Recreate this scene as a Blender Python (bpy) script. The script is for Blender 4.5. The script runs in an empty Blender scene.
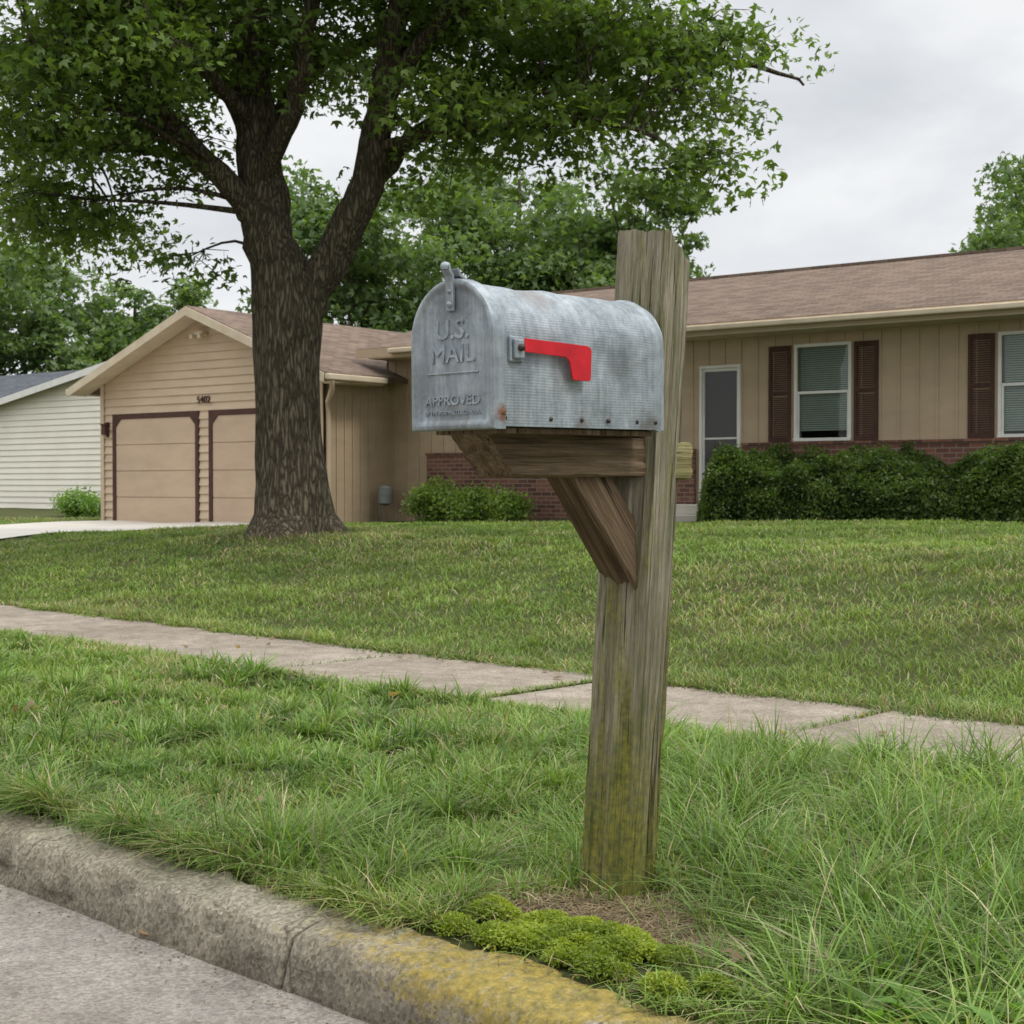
import bpy, math, numpy as np
from mathutils import Vector, Matrix
rng=np.random.default_rng(11)
scn=bpy.context.scene
scn.view_settings.view_transform='Standard'; scn.view_settings.look='None'; scn.view_settings.exposure=0
ST=math.radians(-43.7); HT=math.radians(-36.87)
def L(r,g,b):
    f=lambda c:(c/255/12.92) if c/255<=.04045 else ((c/255+.055)/1.055)**2.4
    return (f(r),f(g),f(b),1)
# ---------- numeric helpers
_tab={}; _tl={}
def vnoise(x,y,scale,seed=0):
    if seed not in _tab:
        _tab[seed]=np.random.default_rng(seed).random((256,256)); _tl[seed]=_tab[seed].tolist()
    if not isinstance(x,np.ndarray) and not isinstance(y,np.ndarray):
        r=_tl[seed]; X=x*scale+1000.3; Y=y*scale+1000.7; xi=math.floor(X); yi=math.floor(Y); fx=X-xi; fy=Y-yi
        fx=fx*fx*(3-2*fx); fy=fy*fy*(3-2*fy); x1=(xi+1)%256; y1=(yi+1)%256; xi%=256; yi%=256
        return (r[xi][yi]*(1-fx)+r[x1][yi]*fx)*(1-fy)+(r[xi][y1]*(1-fx)+r[x1][y1]*fx)*fy
    r=_tab[seed]
    X=np.asarray(x)*scale+1000.3; Y=np.asarray(y)*scale+1000.7
    xi=np.floor(X).astype(int); yi=np.floor(Y).astype(int); fx=X-xi; fy=Y-yi
    fx=fx*fx*(3-2*fx); fy=fy*fy*(3-2*fy)
    a=r[xi%256,yi%256]; b=r[(xi+1)%256,yi%256]; c=r[xi%256,(yi+1)%256]; d=r[(xi+1)%256,(yi+1)%256]
    return (a*(1-fx)+b*fx)*(1-fy)+(c*(1-fx)+d*fx)*fy
def to_st(x,y): return .723*x-.691*y, .691*x+.723*y
def to_ho(x,y): return .8*x-.6*y, .6*x+.8*y
def from_st(s,t): return .723*s+.691*t, -.691*s+.723*t
def from_ho(s,t): return .8*s+.6*t, -.6*s+.8*t
TREE=(-2.85,19.0)
def sm(k): k=np.clip(k,0,1); return k*k*(3-2*k)
def HH(x,y):
    x=np.asarray(x,float)*np.ones(1); y=np.asarray(y,float)*np.ones(1)
    s,t=to_st(x,y)
    base=np.clip(.45+.02*x,.3,.62)
    k=sm((t-6.4)/5.6)
    h=base*k
    h=h+.09*np.exp(-((x-TREE[0])**2+(y-TREE[1])**2)/(2*1.1**2))
    h=h+(vnoise(x,y,.8,3)-.5)*.06*sm((t-6.5)/1.5)
    pf=1-np.exp(-((x-.29)**2+(y-3.8)**2)/.25)
    h=h+(vnoise(x,y,1.7,4)-.5)*.04*sm((t-2.6)/.4)*sm((5.1-t)/.3)*pf
    h=np.where(t<2.425,-.27,h)
    h=np.where(t<-6.6,0.0,h)
    return h
def H1(x,y): return float(HH(x,y)[0])
# ---------- object helpers
def link(o,parent=None):
    scn.collection.objects.link(o)
    if parent: o.parent=parent
    return o
def empty(name,loc=(0,0,0),rz=0):
    o=bpy.data.objects.new(name,None); o.location=loc; o.rotation_euler=(0,0,rz); o.empty_display_size=.2
    return link(o)
def mk(name,V,F,mat,parent=None,col=None,smooth=False):
    V=np.asarray(V,np.float32); F=np.asarray(F,np.int32); k=F.shape[1]
    me=bpy.data.meshes.new(name)
    me.vertices.add(len(V)); me.vertices.foreach_set('co',V.ravel())
    me.loops.add(F.size); me.loops.foreach_set('vertex_index',F.ravel())
    me.polygons.add(len(F)); me.polygons.foreach_set('loop_start',np.arange(len(F),dtype=np.int32)*k)
    if smooth: me.polygons.foreach_set('use_smooth',np.ones(len(F),bool))
    me.update(calc_edges=True)
    if col is not None:
        a=me.color_attributes.new('Col','FLOAT_COLOR','POINT')
        c=np.ones((len(V),4),np.float32); c[:,:3]=col; a.data.foreach_set('color',c.ravel())
    me.materials.append(mat)
    return link(bpy.data.objects.new(name,me),parent)
def pm(name,V,F,mat,parent=None,smooth=False,bevel=0):
    me=bpy.data.meshes.new(name); me.from_pydata([tuple(v) for v in V],[],[tuple(f) for f in F]); me.update()
    if smooth:
        for p in me.polygons: p.use_smooth=True
    me.materials.append(mat)
    o=link(bpy.data.objects.new(name,me),parent)
    if bevel:
        b=o.modifiers.new('b','BEVEL'); b.width=bevel; b.segments=2; b.limit_method='ANGLE'
    return o
BF=[(0,3,2,1),(4,5,6,7),(0,1,5,4),(1,2,6,5),(2,3,7,6),(3,0,4,7)]
def bv(x0,x1,y0,y1,z0,z1): return [(x0,y0,z0),(x1,y0,z0),(x1,y1,z0),(x0,y1,z0),(x0,y0,z1),(x1,y0,z1),(x1,y1,z1),(x0,y1,z1)]
def box(name,p,x0,x1,y0,y1,z0,z1,mat,bevel=0): return pm(name,bv(x0,x1,y0,y1,z0,z1),BF,mat,p,bevel=bevel)
def boxes(name,p,L_,mat,bevel=0):
    V=[];F=[]
    for b in L_:
        n=len(V); V+=bv(*b); F+=[tuple(i+n for i in f) for f in BF]
    return pm(name,V,F,mat,p,bevel=bevel)
def tube(pts,rad,k=8,rough=0):
    pts=[Vector(p) for p in pts]; V=[];F=[]
    up=Vector((.13,.97,.2))
    for i,p in enumerate(pts):
        d=(pts[min(i+1,len(pts)-1)]-pts[max(i-1,0)]).normalized()
        a=d.cross(up)
        if a.length<.05: a=d.cross(Vector((1,0,0)))
        a.normalize(); b=d.cross(a)
        for j in range(k):
            th=2*math.pi*j/k
            r=rad[i]*(1+((rng.random()-.5)*rough if rough else 0))
            V.append(p+a*math.cos(th)*r+b*math.sin(th)*r)
    for i in range(len(pts)-1):
        for j in range(k):
            F.append((i*k+j,i*k+(j+1)%k,(i+1)*k+(j+1)%k,(i+1)*k+j))
    return V,F
def tubes(name,lst,mat,parent=None,smooth=True):
    V=[];F=[]
    for (v,f) in lst:
        n=len(V); V+=v; F+=[tuple(i+n for i in q) for q in f]
    return mk(name,[tuple(v) for v in V],F,mat,parent,smooth=smooth)
def smoothpath(P,n=4):
    P=[Vector(p) for p in P]; out=[]
    for i in range(len(P)-1):
        p0=P[max(i-1,0)];p1=P[i];p2=P[i+1];p3=P[min(i+2,len(P)-1)]
        for j in range(n):
            t=j/n
            out.append(.5*((2*p1)+(p2-p0)*t+(2*p0-5*p1+4*p2-p3)*t*t+(3*p1-p0-3*p2+p3)*t**3))
    out.append(P[-1]); return out
# ---------- materials
def M(name):
    m=bpy.data.materials.new(name); m.use_nodes=True; nt=m.node_tree; nt.nodes.clear()
    out=nt.nodes.new('ShaderNodeOutputMaterial'); b=nt.nodes.new('ShaderNodeBsdfPrincipled')
    nt.links.new(b.outputs[0],out.inputs[0]); return m,nt,b,out
def N(nt,t): return nt.nodes.new(t)
def coords(nt,scale=(1,1,1),rot=(0,0,0),src='Object'):
    tc=N(nt,'ShaderNodeTexCoord'); mp=N(nt,'ShaderNodeMapping'); mp.inputs['Scale'].default_value=scale; mp.inputs['Rotation'].default_value=rot
    nt.links.new(tc.outputs[src],mp.inputs['Vector']); return mp.outputs['Vector']
def noise(nt,vec,scale,detail=6,rough=.6,dist=0):
    n=N(nt,'ShaderNodeTexNoise'); n.inputs['Scale'].default_value=scale; n.inputs['Detail'].default_value=detail; n.inputs['Roughness'].default_value=rough; n.inputs['Distortion'].default_value=dist
    nt.links.new(vec,n.inputs['Vector']); return n.outputs['Fac']
def ramp(nt,fac,stops):
    r=N(nt,'ShaderNodeValToRGB'); e=r.color_ramp.elements
    e[0].position=stops[0][0]; e[0].color=stops[0][1]; e[1].position=stops[-1][0]; e[1].color=stops[-1][1]
    for p,c in stops[1:-1]:
        x=e.new(p); x.color=c
    nt.links.new(fac,r.inputs[0]); return r.outputs[0]
def mix(nt,f,a,b,mode='MIX'):
    n=N(nt,'ShaderNodeMix'); n.data_type='RGBA'; n.blend_type=mode
    for i,x in ((0,f),(6,a),(7,b)):
        if isinstance(x,bpy.types.NodeSocket): nt.links.new(x,n.inputs[i])
        else: n.inputs[i].default_value=x
    return n.outputs[2]
def math_(nt,op,a,b=0,c=None):
    n=N(nt,'ShaderNodeMath'); n.operation=op
    for i,x in enumerate((a,b) if c is None else (a,b,c)):
        if isinstance(x,bpy.types.NodeSocket): nt.links.new(x,n.inputs[i])
        else: n.inputs[i].default_value=x
    return n.outputs[0]
def bump(nt,b,h,strength=.5,dist=.01,prev=None):
    n=N(nt,'ShaderNodeBump'); n.inputs['Strength'].default_value=strength; n.inputs['Distance'].default_value=dist
    nt.links.new(h,n.inputs['Height'])
    if prev is not None: nt.links.new(prev,n.inputs['Normal'])
    nt.links.new(n.outputs[0],b.inputs['Normal']); return n.outputs[0]
def spot(nt,p,r):
    tc=N(nt,'ShaderNodeTexCoord'); vm=N(nt,'ShaderNodeVectorMath'); vm.operation='DISTANCE'; nt.links.new(tc.outputs['Object'],vm.inputs[0]); vm.inputs[1].default_value=p
    return math_(nt,'SUBTRACT',1.0,math_(nt,'DIVIDE',vm.outputs['Value'],r))
W=(1,1,1,1);K=(0,0,0,1)
def nm(name,c1,c2,scale=3,stretch=(1,1,1),rough=.8,bs=.3,bscale=40,bd=.005,spec=.3,metal=0):
    m,nt,b,o=M(name); v=coords(nt,stretch)
    f=noise(nt,v,scale); c=ramp(nt,f,[(.3,c1),(.7,c2)]); nt.links.new(c,b.inputs['Base Color'])
    b.inputs['Roughness'].default_value=rough; b.inputs['Specular IOR Level'].default_value=spec; b.inputs['Metallic'].default_value=metal
    if bs: bump(nt,b,noise(nt,v,bscale),bs,bd)
    return m
def leafmat(name,trans=.35,gloss=.45,rough=.45):
    m,nt,b,o=M(name); a=N(nt,'ShaderNodeAttribute'); a.attribute_name='Col'
    nt.links.new(a.outputs['Color'],b.inputs['Base Color']); b.inputs['Roughness'].default_value=rough; b.inputs['Specular IOR Level'].default_value=gloss
    t=N(nt,'ShaderNodeBsdfTranslucent'); c=mix(nt,1.0,a.outputs['Color'],(1.5,1.6,.6,1),'MULTIPLY'); nt.links.new(c,t.inputs[0])
    mx=N(nt,'ShaderNodeMixShader'); mx.inputs[0].default_value=trans; nt.links.new(b.outputs[0],mx.inputs[1]); nt.links.new(t.outputs[0],mx.inputs[2]); nt.links.new(mx.outputs[0],o.inputs[0])
    return m
m_leaf=leafmat('leaf_mat',.42,.35,.5); m_grass=leafmat('grass_mat',.3,.3,.5)
# concrete
def concrete(name,c1,c2,lichen=False,stain=.6):
    m,nt,b,o=M(name); v=coords(nt)
    f=noise(nt,v,1.3,8,.65); c=ramp(nt,f,[(.3,c1),(.7,c2)])
    sp=N(nt,'ShaderNodeTexVoronoi'); sp.inputs['Scale'].default_value=110; nt.links.new(v,sp.inputs['Vector'])
    bw=N(nt,'ShaderNodeRGBToBW'); nt.links.new(sp.outputs['Color'],bw.inputs[0])
    sc=ramp(nt,bw.outputs[0],[(.15,(.58,.55,.51,1)),(.5,W),(.85,(1.4,1.38,1.34,1))]); c=mix(nt,.8 if lichen else .5,c,sc,'MULTIPLY')
    st=ramp(nt,noise(nt,v,5,9,.8),[(.36,(.42,.39,.35,1)),(.58,(1.08,1.07,1.05,1))]); c=mix(nt,stain,c,st,'MULTIPLY')
    st2=ramp(nt,noise(nt,v,.8,5,.6,.4),[(.40,(.72,.70,.66,1)),(.56,W)]); c=mix(nt,.6,c,st2,'MULTIPLY')
    fine=ramp(nt,noise(nt,v,70,4,.8),[(.33,(.5,.48,.45,1)),(.6,(1.12,1.12,1.1,1))]); c=mix(nt,.6,c,fine,'MULTIPLY')
    if lichen:
        sx=N(nt,'ShaderNodeSeparateXYZ'); tc=N(nt,'ShaderNodeTexCoord'); nt.links.new(tc.outputs['Object'],sx.inputs[0])
        # paler towards the top, darker towards the foot
        wz=ramp(nt,math_(nt,'ADD',math_(nt,'ADD',sx.outputs[2],.16),math_(nt,'MULTIPLY',noise(nt,v,7,6,.7),.06)),[(.02,(.62,.60,.56,1)),(.10,(.85,.84,.82,1)),(.20,(1.12,1.11,1.08,1))]); c=mix(nt,1.0,c,wz,'MULTIPLY')
        d=math_(nt,'ABSOLUTE',math_(nt,'ADD',sx.outputs[0],2.15)); w=math_(nt,'MAXIMUM',math_(nt,'SUBTRACT',1.0,math_(nt,'MULTIPLY',d,1.05)),-.08)
        zz=math_(nt,'MULTIPLY',math_(nt,'ADD',sx.outputs[2],.04),7.0)
        f2=math_(nt,'ADD',math_(nt,'ADD',math_(nt,'MULTIPLY',w,.26),noise(nt,v,13,10,.85)),math_(nt,'MULTIPLY',zz,.18))
        lm=ramp(nt,f2,[(.62,K),(.76,W)])
        lc=ramp(nt,noise(nt,v,35,4,.7),[(.35,L(132,122,56)),(.5,L(180,158,58)),(.68,L(208,178,72))])
        c=mix(nt,math_(nt,'MULTIPLY',lm,.78),c,lc)
        g2=ramp(nt,math_(nt,'ADD',noise(nt,v,4,9,.85),math_(nt,'MULTIPLY',sx.outputs[2],1.2)),[(.50,K),(.62,W)])
        c=mix(nt,math_(nt,'MULTIPLY',g2,.3),c,L(112,112,70))
        vc=coords(nt,(1,.5,.5)); vo=N(nt,'ShaderNodeTexVoronoi'); vo.feature='DISTANCE_TO_EDGE'; vo.inputs['Scale'].default_value=1.1
        nz=N(nt,'ShaderNodeTexNoise'); nz.inputs['Scale'].default_value=6; nt.links.new(vc,nz.inputs['Vector']); nt.links.new(mix(nt,.12,vc,nz.outputs['Color'],'ADD'),vo.inputs['Vector'])
        ck=ramp(nt,vo.outputs['Distance'],[(.0,(.3,.28,.26,1)),(.005,W)]); c=mix(nt,.7,c,ck,'MULTIPLY')
    nt.links.new(c,b.inputs['Base Color']); b.inputs['Roughness'].default_value=.92; b.inputs['Specular IOR Level'].default_value=.25
    n1=bump(nt,b,noise(nt,v,26,10,.85),.9 if lichen else .5,.022 if lichen else .01); bump(nt,b,sp.outputs['Distance'],.6,.005,n1)
    return m
m_walk=concrete('sidewalk_concrete',L(138,128,117),L(166,156,144),stain=.6)
m_kerb=concrete('kerb_concrete',L(156,149,136),L(192,184,168),True,.5)
m_road=concrete('road_concrete',L(128,122,116),L(158,152,145),stain=.5)
m_drive=nm('driveway_concrete',L(176,170,160),L(196,190,180),1,bs=.2)
# ground
m,nt,b,o=M('ground_mat'); v=coords(nt)
c=ramp(nt,noise(nt,v,.9,8,.7),[(.35,(.045,.07,.02,1)),(.65,(.075,.10,.03,1))])
c2=ramp(nt,noise(nt,v,14,6,.7),[(.4,(.09,.066,.042,1)),(.62,(.07,.085,.03,1))]); c=mix(nt,.6,c,c2)
nt.links.new(c,b.inputs['Base Color']); b.inputs['Roughness'].default_value=1; b.inputs['Specular IOR Level'].default_value=.05
bump(nt,b,noise(nt,v,40,6,.7),.8,.03); m_ground=m
# wood
def wood(name,cols,axis=2,moss=False,scale=1):
    m,nt,b,o=M(name); s=[26*scale]*3; s[axis]=1.0*scale; v=coords(nt,tuple(s)); v1=coords(nt)
    f=noise(nt,v,1.6,12,.78,.5); c=ramp(nt,f,[(.30,cols[0]),(.46,cols[1]),(.66,cols[2])])
    fine=[190]*3; fine[axis]=3; vf=coords(nt,tuple(fine)); g=noise(nt,vf,1.5,6,.75,.3)
    c=mix(nt,.75,c,ramp(nt,g,[(.36,(.38,.36,.33,1)),(.56,(1.1,1.1,1.08,1))]),'MULTIPLY')
    ck=[60]*3; ck[axis]=1.6; vc=coords(nt,tuple(ck)); h=noise(nt,vc,1.0,3,.6,.8)
    crk=ramp(nt,h,[(.325,(.10,.08,.06,1)),(.375,W)]); c=mix(nt,.92,c,crk,'MULTIPLY')
    c=mix(nt,.5,c,ramp(nt,noise(nt,v1,5,6,.7),[(.3,(.68,.66,.62,1)),(.7,(1.15,1.15,1.12,1))]),'MULTIPLY')
    if moss:
        sx=N(nt,'ShaderNodeSeparateXYZ'); tc=N(nt,'ShaderNodeTexCoord'); nt.links.new(tc.outputs['Object'],sx.inputs[0])
        low=ramp(nt,sx.outputs[2],[(.0,(.34,.34,.34,1)),(.3,(.33,.33,.33,1)),(.6,(.23,.23,.23,1)),(1.0,(.14,.14,.14,1))])
        vs=coords(nt,(12,12,1.6)); mf=math_(nt,'ADD',low,noise(nt,vs,1.3,9,.78))
        mk_=ramp(nt,mf,[(.64,K),(.84,W)])
        mc=ramp(nt,noise(nt,v1,50,5,.7),[(.35,L(80,88,26)),(.5,L(120,122,38)),(.65,L(150,144,46))])
        mc=mix(nt,.8,mc,ramp(nt,g,[(.36,(.4,.4,.35,1)),(.56,W)]),'MULTIPLY')
        c=mix(nt,math_(nt,'MULTIPLY',mk_,.85),c,mc)
        top=ramp(nt,noise(nt,vs,2.1,9,.75),[(.48,K),(.64,W)])
        c=mix(nt,math_(nt,'MULTIPLY',top,.6),c,L(92,98,66))
    nt.links.new(c,b.inputs['Base Color']); b.inputs['Roughness'].default_value=.9; b.inputs['Specular IOR Level'].default_value=.2
    n1=bump(nt,b,f,.8,.012); n2=bump(nt,b,g,.7,.004,n1); bump(nt,b,crk,.8,.008,n2); return m
m_post=wood('weathered_post',[L(86,79,65),L(140,132,114),L(182,173,155)],2,True)
m_stub=wood('weathered_stub',[L(104,98,60),L(140,134,90),L(170,160,120)],2)
m_arm=wood('weathered_arm',[L(58,47,37),L(110,93,74),L(154,134,112)],2)
m_brace=wood('weathered_brace',[L(52,41,31),L(98,81,63),L(140,120,97)],2)
m,nt,b,o=M('bark'); v=coords(nt,(1,1,.16)); v2=coords(nt)
nz=N(nt,'ShaderNodeTexNoise'); nz.inputs['Scale'].default_value=9; nz.inputs['Detail'].default_value=6; nt.links.new(v,nz.inputs['Vector'])
vv=mix(nt,.2,v,nz.outputs['Color'],'ADD')
vo=N(nt,'ShaderNodeTexVoronoi'); vo.feature='DISTANCE_TO_EDGE'; vo.inputs['Scale'].default_value=20; nt.links.new(vv,vo.inputs['Vector'])
hh=mix(nt,.6,ramp(nt,vo.outputs['Distance'],[(0,K),(.3,W)]),noise(nt,v,30,9,.85))
c=ramp(nt,hh,[(.2,L(42,37,31)),(.45,L(90,82,69)),(.75,L(134,125,108))]); c=mix(nt,.6,c,ramp(nt,noise(nt,v2,2.5,6,.7),[(.3,(.68,.72,.58,1)),(.7,(1.1,1.08,1.04,1))]),'MULTIPLY')
nt.links.new(c,b.inputs['Base Color']); b.inputs['Roughness'].default_value=.95; b.inputs['Specular IOR Level'].default_value=.15
bump(nt,b,hh,1,.06); m_bark=m
# galvanised
def galv(name,ribs,spots=True):
    m,nt,b,o=M(name); v=coords(nt)
    c=ramp(nt,noise(nt,v,7,10,.8),[(.3,L(112,121,127)),(.48,L(146,155,160)),(.7,L(178,184,187))])
    vs=coords(nt,(34,34,2.5)); c=mix(nt,.5,c,ramp(nt,noise(nt,vs,1.5,8,.78),[(.35,L(146,146,142)),(.6,W)]),'MULTIPLY')
    sc=coords(nt,(60,6,60)); c=mix(nt,.4,c,ramp(nt,noise(nt,sc,1.0,3,.8),[(.31,(.45,.45,.45,1)),(.38,W)]),'MULTIPLY')
    if spots:
        for p,r,st,cc_ in (((.07,.20,.325),.09,.5,L(112,96,88)),((.134,.02,.03),.03,.85,L(112,72,46)),((.134,.3,.0),.05,.6,L(96,88,78)),((.0,0,.0),.10,.45,L(92,88,80)),((.134,.56,.0),.06,.6,L(96,88,78)),((0,0,.3),.10,.5,L(88,92,94)),((.134,.45,.16),.08,.45,L(100,106,108)),((-.1,0,.1),.08,.4,L(96,100,100))):
            f=ramp(nt,math_(nt,'ADD',math_(nt,'MULTIPLY',spot(nt,p,r),.6),noise(nt,v,45,8,.8)),[(.60,K),(.88,W)])
            c=mix(nt,math_(nt,'MULTIPLY',f,st),c,cc_)
    nt.links.new(c,b.inputs['Base Color']); b.inputs['Metallic'].default_value=.35; b.inputs['Specular IOR Level'].default_value=.4
    rr=ramp(nt,noise(nt,v,10,6,.7),[(.3,(.38,.38,.38,1)),(.7,(.62,.62,.62,1))]); nt.links.new(rr,b.inputs['Roughness'])
    n1=bump(nt,b,noise(nt,v,6,3,.5),.7,.018); n1=bump(nt,b,noise(nt,v,60,5,.7),.15,.003,n1)
    if ribs:
        a=N(nt,'ShaderNodeAttribute'); a.attribute_name='arc'
        w=math_(nt,'SINE',math_(nt,'MULTIPLY',a.outputs['Fac'],2*math.pi/.0066)); bump(nt,b,w,.16,.0008,n1)
    return m
m_galv=galv('galvanised_body',True); m_galvd=galv('galvanised_door',False); m_galvt=galv('galvanised_text',False,False)
m_rust=nm('rust',L(95,62,40),L(130,92,62),40)
m_bolt=nm('bolt_dark',L(50,42,36),L(80,72,64),60,metal=.5,rough=.5)
m_red=nm('red_flag_paint',L(164,14,26),L(198,22,34),14,rough=.4,bs=.1)
def sidingmat(name,c):
    return nm(name,tuple(x*.84 for x in c[:3])+(1,),c,1.3,(1,1,2.5),.7,.15,60,.003)
m_tan=sidingmat('tan_siding',L(202,180,153)); m_tan2=sidingmat('tan_vertical_siding',L(186,165,138))
m_gdoor=sidingmat('garage_door_paint',L(194,170,145)); m_brown=nm('brown_trim',L(66,44,38),L(84,58,50),4)
m_cream=nm('cream_fascia',L(190,174,150),L(208,194,170),3,bs=.1); m_white=nm('white_frame',L(214,212,206),L(228,226,220),3,bs=.05)
m_nsid=nm('neighbour_siding',L(230,224,208),L(240,235,220),1,bs=.05); m_gray=nm('meter_gray',L(120,122,122),L(150,152,150),5)
def shingle(name,ca,cb,rot=0):
    m,nt,b,o=M(name); v=coords(nt,rot=(0,0,rot))
    br=N(nt,'ShaderNodeTexBrick'); br.offset=.5; nt.links.new(v,br.inputs['Vector'])
    br.inputs['Scale'].default_value=1; br.inputs['Brick Width'].default_value=.3; br.inputs['Row Height'].default_value=.13; br.inputs['Mortar Size'].default_value=.008; br.inputs['Mortar Smooth'].default_value=.3
    br.inputs['Color1'].default_value=ca; br.inputs['Color2'].default_value=cb; br.inputs['Mortar'].default_value=tuple(x*.55 for x in ca[:3])+(1,)
    c=mix(nt,.7,br.outputs['Color'],ramp(nt,noise(nt,v,.7,8,.75),[(.3,(.68,.67,.66,1)),(.7,(1.12,1.1,1.08,1))]),'MULTIPLY')
    c=mix(nt,.4,c,ramp(nt,noise(nt,v,60,2,.6),[(.3,(.6,.6,.6,1)),(.7,(1.25,1.25,1.25,1))]),'MULTIPLY')
    nt.links.new(c,b.inputs['Base Color']); b.inputs['Roughness'].default_value=.95; b.inputs['Specular IOR Level'].default_value=.15
    bump(nt,b,math_(nt,'SUBTRACT',1,br.outputs['Fac']),.6,.015); return m
m_sh=shingle('brown_shingles',L(106,91,80),L(130,113,100)); m_sh90=shingle('brown_shingles_side',L(106,91,80),L(130,113,100),math.pi/2)
m_shg=shingle('gray_shingles',L(74,78,84),L(96,100,106))
m,nt,b,o=M('red_brick'); tc=N(nt,'ShaderNodeTexCoord'); sx=N(nt,'ShaderNodeSeparateXYZ'); nt.links.new(tc.outputs['Object'],sx.inputs[0]); cx=N(nt,'ShaderNodeCombineXYZ')
nt.links.new(math_(nt,'ADD',sx.outputs[0],sx.outputs[1]),cx.inputs[0]); nt.links.new(sx.outputs[2],cx.inputs[1])
br=N(nt,'ShaderNodeTexBrick'); nt.links.new(cx.outputs[0],br.inputs['Vector']); br.inputs['Scale'].default_value=1; br.inputs['Brick Width'].default_value=.21; br.inputs['Row Height'].default_value=.075; br.inputs['Mortar Size'].default_value=.007
br.inputs['Color1'].default_value=L(88,56,46); br.inputs['Color2'].default_value=L(128,86,68); br.inputs['Mortar'].default_value=L(130,120,108)
nt.links.new(br.outputs['Color'],b.inputs['Base Color']); b.inputs['Roughness'].default_value=.9; bump(nt,b,br.outputs['Fac'],-.5,.01); m_brick=m
def glass(name,k):
    m,nt,b,o=M(name); gl=N(nt,'ShaderNodeBsdfGlossy'); gl.inputs['Roughness'].default_value=.03; gl.inputs[0].default_value=(.9,.95,.95,1); tr=N(nt,'ShaderNodeBsdfTransparent'); tr.inputs[0].default_value=(.7,.76,.74,1)
    mx=N(nt,'ShaderNodeMixShader'); lw=N(nt,'ShaderNodeLayerWeight'); lw.inputs[0].default_value=.25; nt.links.new(math_(nt,'ADD',math_(nt,'MULTIPLY',lw.outputs['Fresnel'],k),.04),mx.inputs[0]); nt.links.new(tr.outputs[0],mx.inputs[1]); nt.links.new(gl.outputs[0],mx.inputs[2]); nt.links.new(mx.outputs[0],o.inputs[0]); return m
m_glass=glass('window_glass',.35); m_glassd=glass('door_glass',.10)
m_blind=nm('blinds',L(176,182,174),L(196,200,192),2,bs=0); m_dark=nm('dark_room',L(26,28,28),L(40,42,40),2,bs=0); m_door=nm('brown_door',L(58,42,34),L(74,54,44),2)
m_soil=nm('soil',L(84,66,48),L(128,106,78),20,bscale=60,bd=.02,bs=.8)
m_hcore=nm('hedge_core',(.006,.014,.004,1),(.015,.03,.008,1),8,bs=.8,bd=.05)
# ---------- sky and sun
w=bpy.data.worlds.new('World'); scn.world=w; w.use_nodes=True; nt=w.node_tree; nt.nodes.clear()
out=N(nt,'ShaderNodeOutputWorld'); sky=N(nt,'ShaderNodeTexSky'); sky.sky_type='NISHITA'; sky.sun_disc=False
SUN_EL=math.radians(52); SUN_AZ=math.radians(122)
sky.sun_elevation=SUN_EL; sky.sun_rotation=SUN_AZ
b1=N(nt,'ShaderNodeBackground'); b1.inputs[1].default_value=.1; nt.links.new(sky.outputs[0],b1.inputs[0])
tc=N(nt,'ShaderNodeTexCoord'); sx=N(nt,'ShaderNodeSeparateXYZ'); nt.links.new(tc.outputs['Generated'],sx.inputs[0])
zc=math_(nt,'MAXIMUM',sx.outputs[2],0.0); den=math_(nt,'ADD',zc,.30)
cx=N(nt,'ShaderNodeCombineXYZ'); nt.links.new(math_(nt,'DIVIDE',sx.outputs[0],den),cx.inputs[0]); nt.links.new(math_(nt,'DIVIDE',sx.outputs[1],den),cx.inputs[1])
f=noise(nt,cx.outputs[0],2.2,9,.5,.25)
cl=ramp(nt,f,[(.36,(.62,.65,.69,1)),(.47,(.77,.79,.82,1)),(.58,(.94,.95,.96,1))])
f3=ramp(nt,zc,[(0,(1.0,1.0,1.0,1)),(.08,(.75,.75,.75,1)),(.2,(.3,.3,.3,1)),(1,(0,0,0,1))])
cl=mix(nt,f3,cl,(.94,.95,.96,1))
up=math_(nt,'ADD',1.0,math_(nt,'MULTIPLY',math_(nt,'MAXIMUM',math_(nt,'SUBTRACT',zc,.36),0.0),4.2))
b2=N(nt,'ShaderNodeBackground'); nt.links.new(cl,b2.inputs[0]); nt.links.new(up,b2.inputs[1])
ms=N(nt,'ShaderNodeMixShader'); ms.inputs[0].default_value=.93; nt.links.new(b1.outputs[0],ms.inputs[1]); nt.links.new(b2.outputs[0],ms.inputs[2]); nt.links.new(ms.outputs[0],out.inputs[0])
sl=bpy.data.lights.new('sun','SUN'); sl.energy=1.5; sl.angle=math.radians(14); sl.color=(1,.96,.9); so=link(bpy.data.objects.new('sun',sl))
sd=Vector((math.sin(SUN_AZ)*math.cos(SUN_EL),math.cos(SUN_AZ)*math.cos(SUN_EL),math.sin(SUN_EL))); so.rotation_euler=sd.to_track_quat('Z','Y').to_euler()
# ---------- camera
cd=bpy.data.cameras.new('camera'); cam=link(bpy.data.objects.new('camera',cd)); cam.location=(0,0,1.1); cam.rotation_euler=(math.radians(90-1.06),0,0)
cd.lens=51.5; cd.sensor_width=36; cd.clip_end=3000; cd.clip_start=.05; cd.dof.use_dof=True; cd.dof.focus_distance=3.6; cd.dof.aperture_fstop=16; scn.camera=cam
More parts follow.
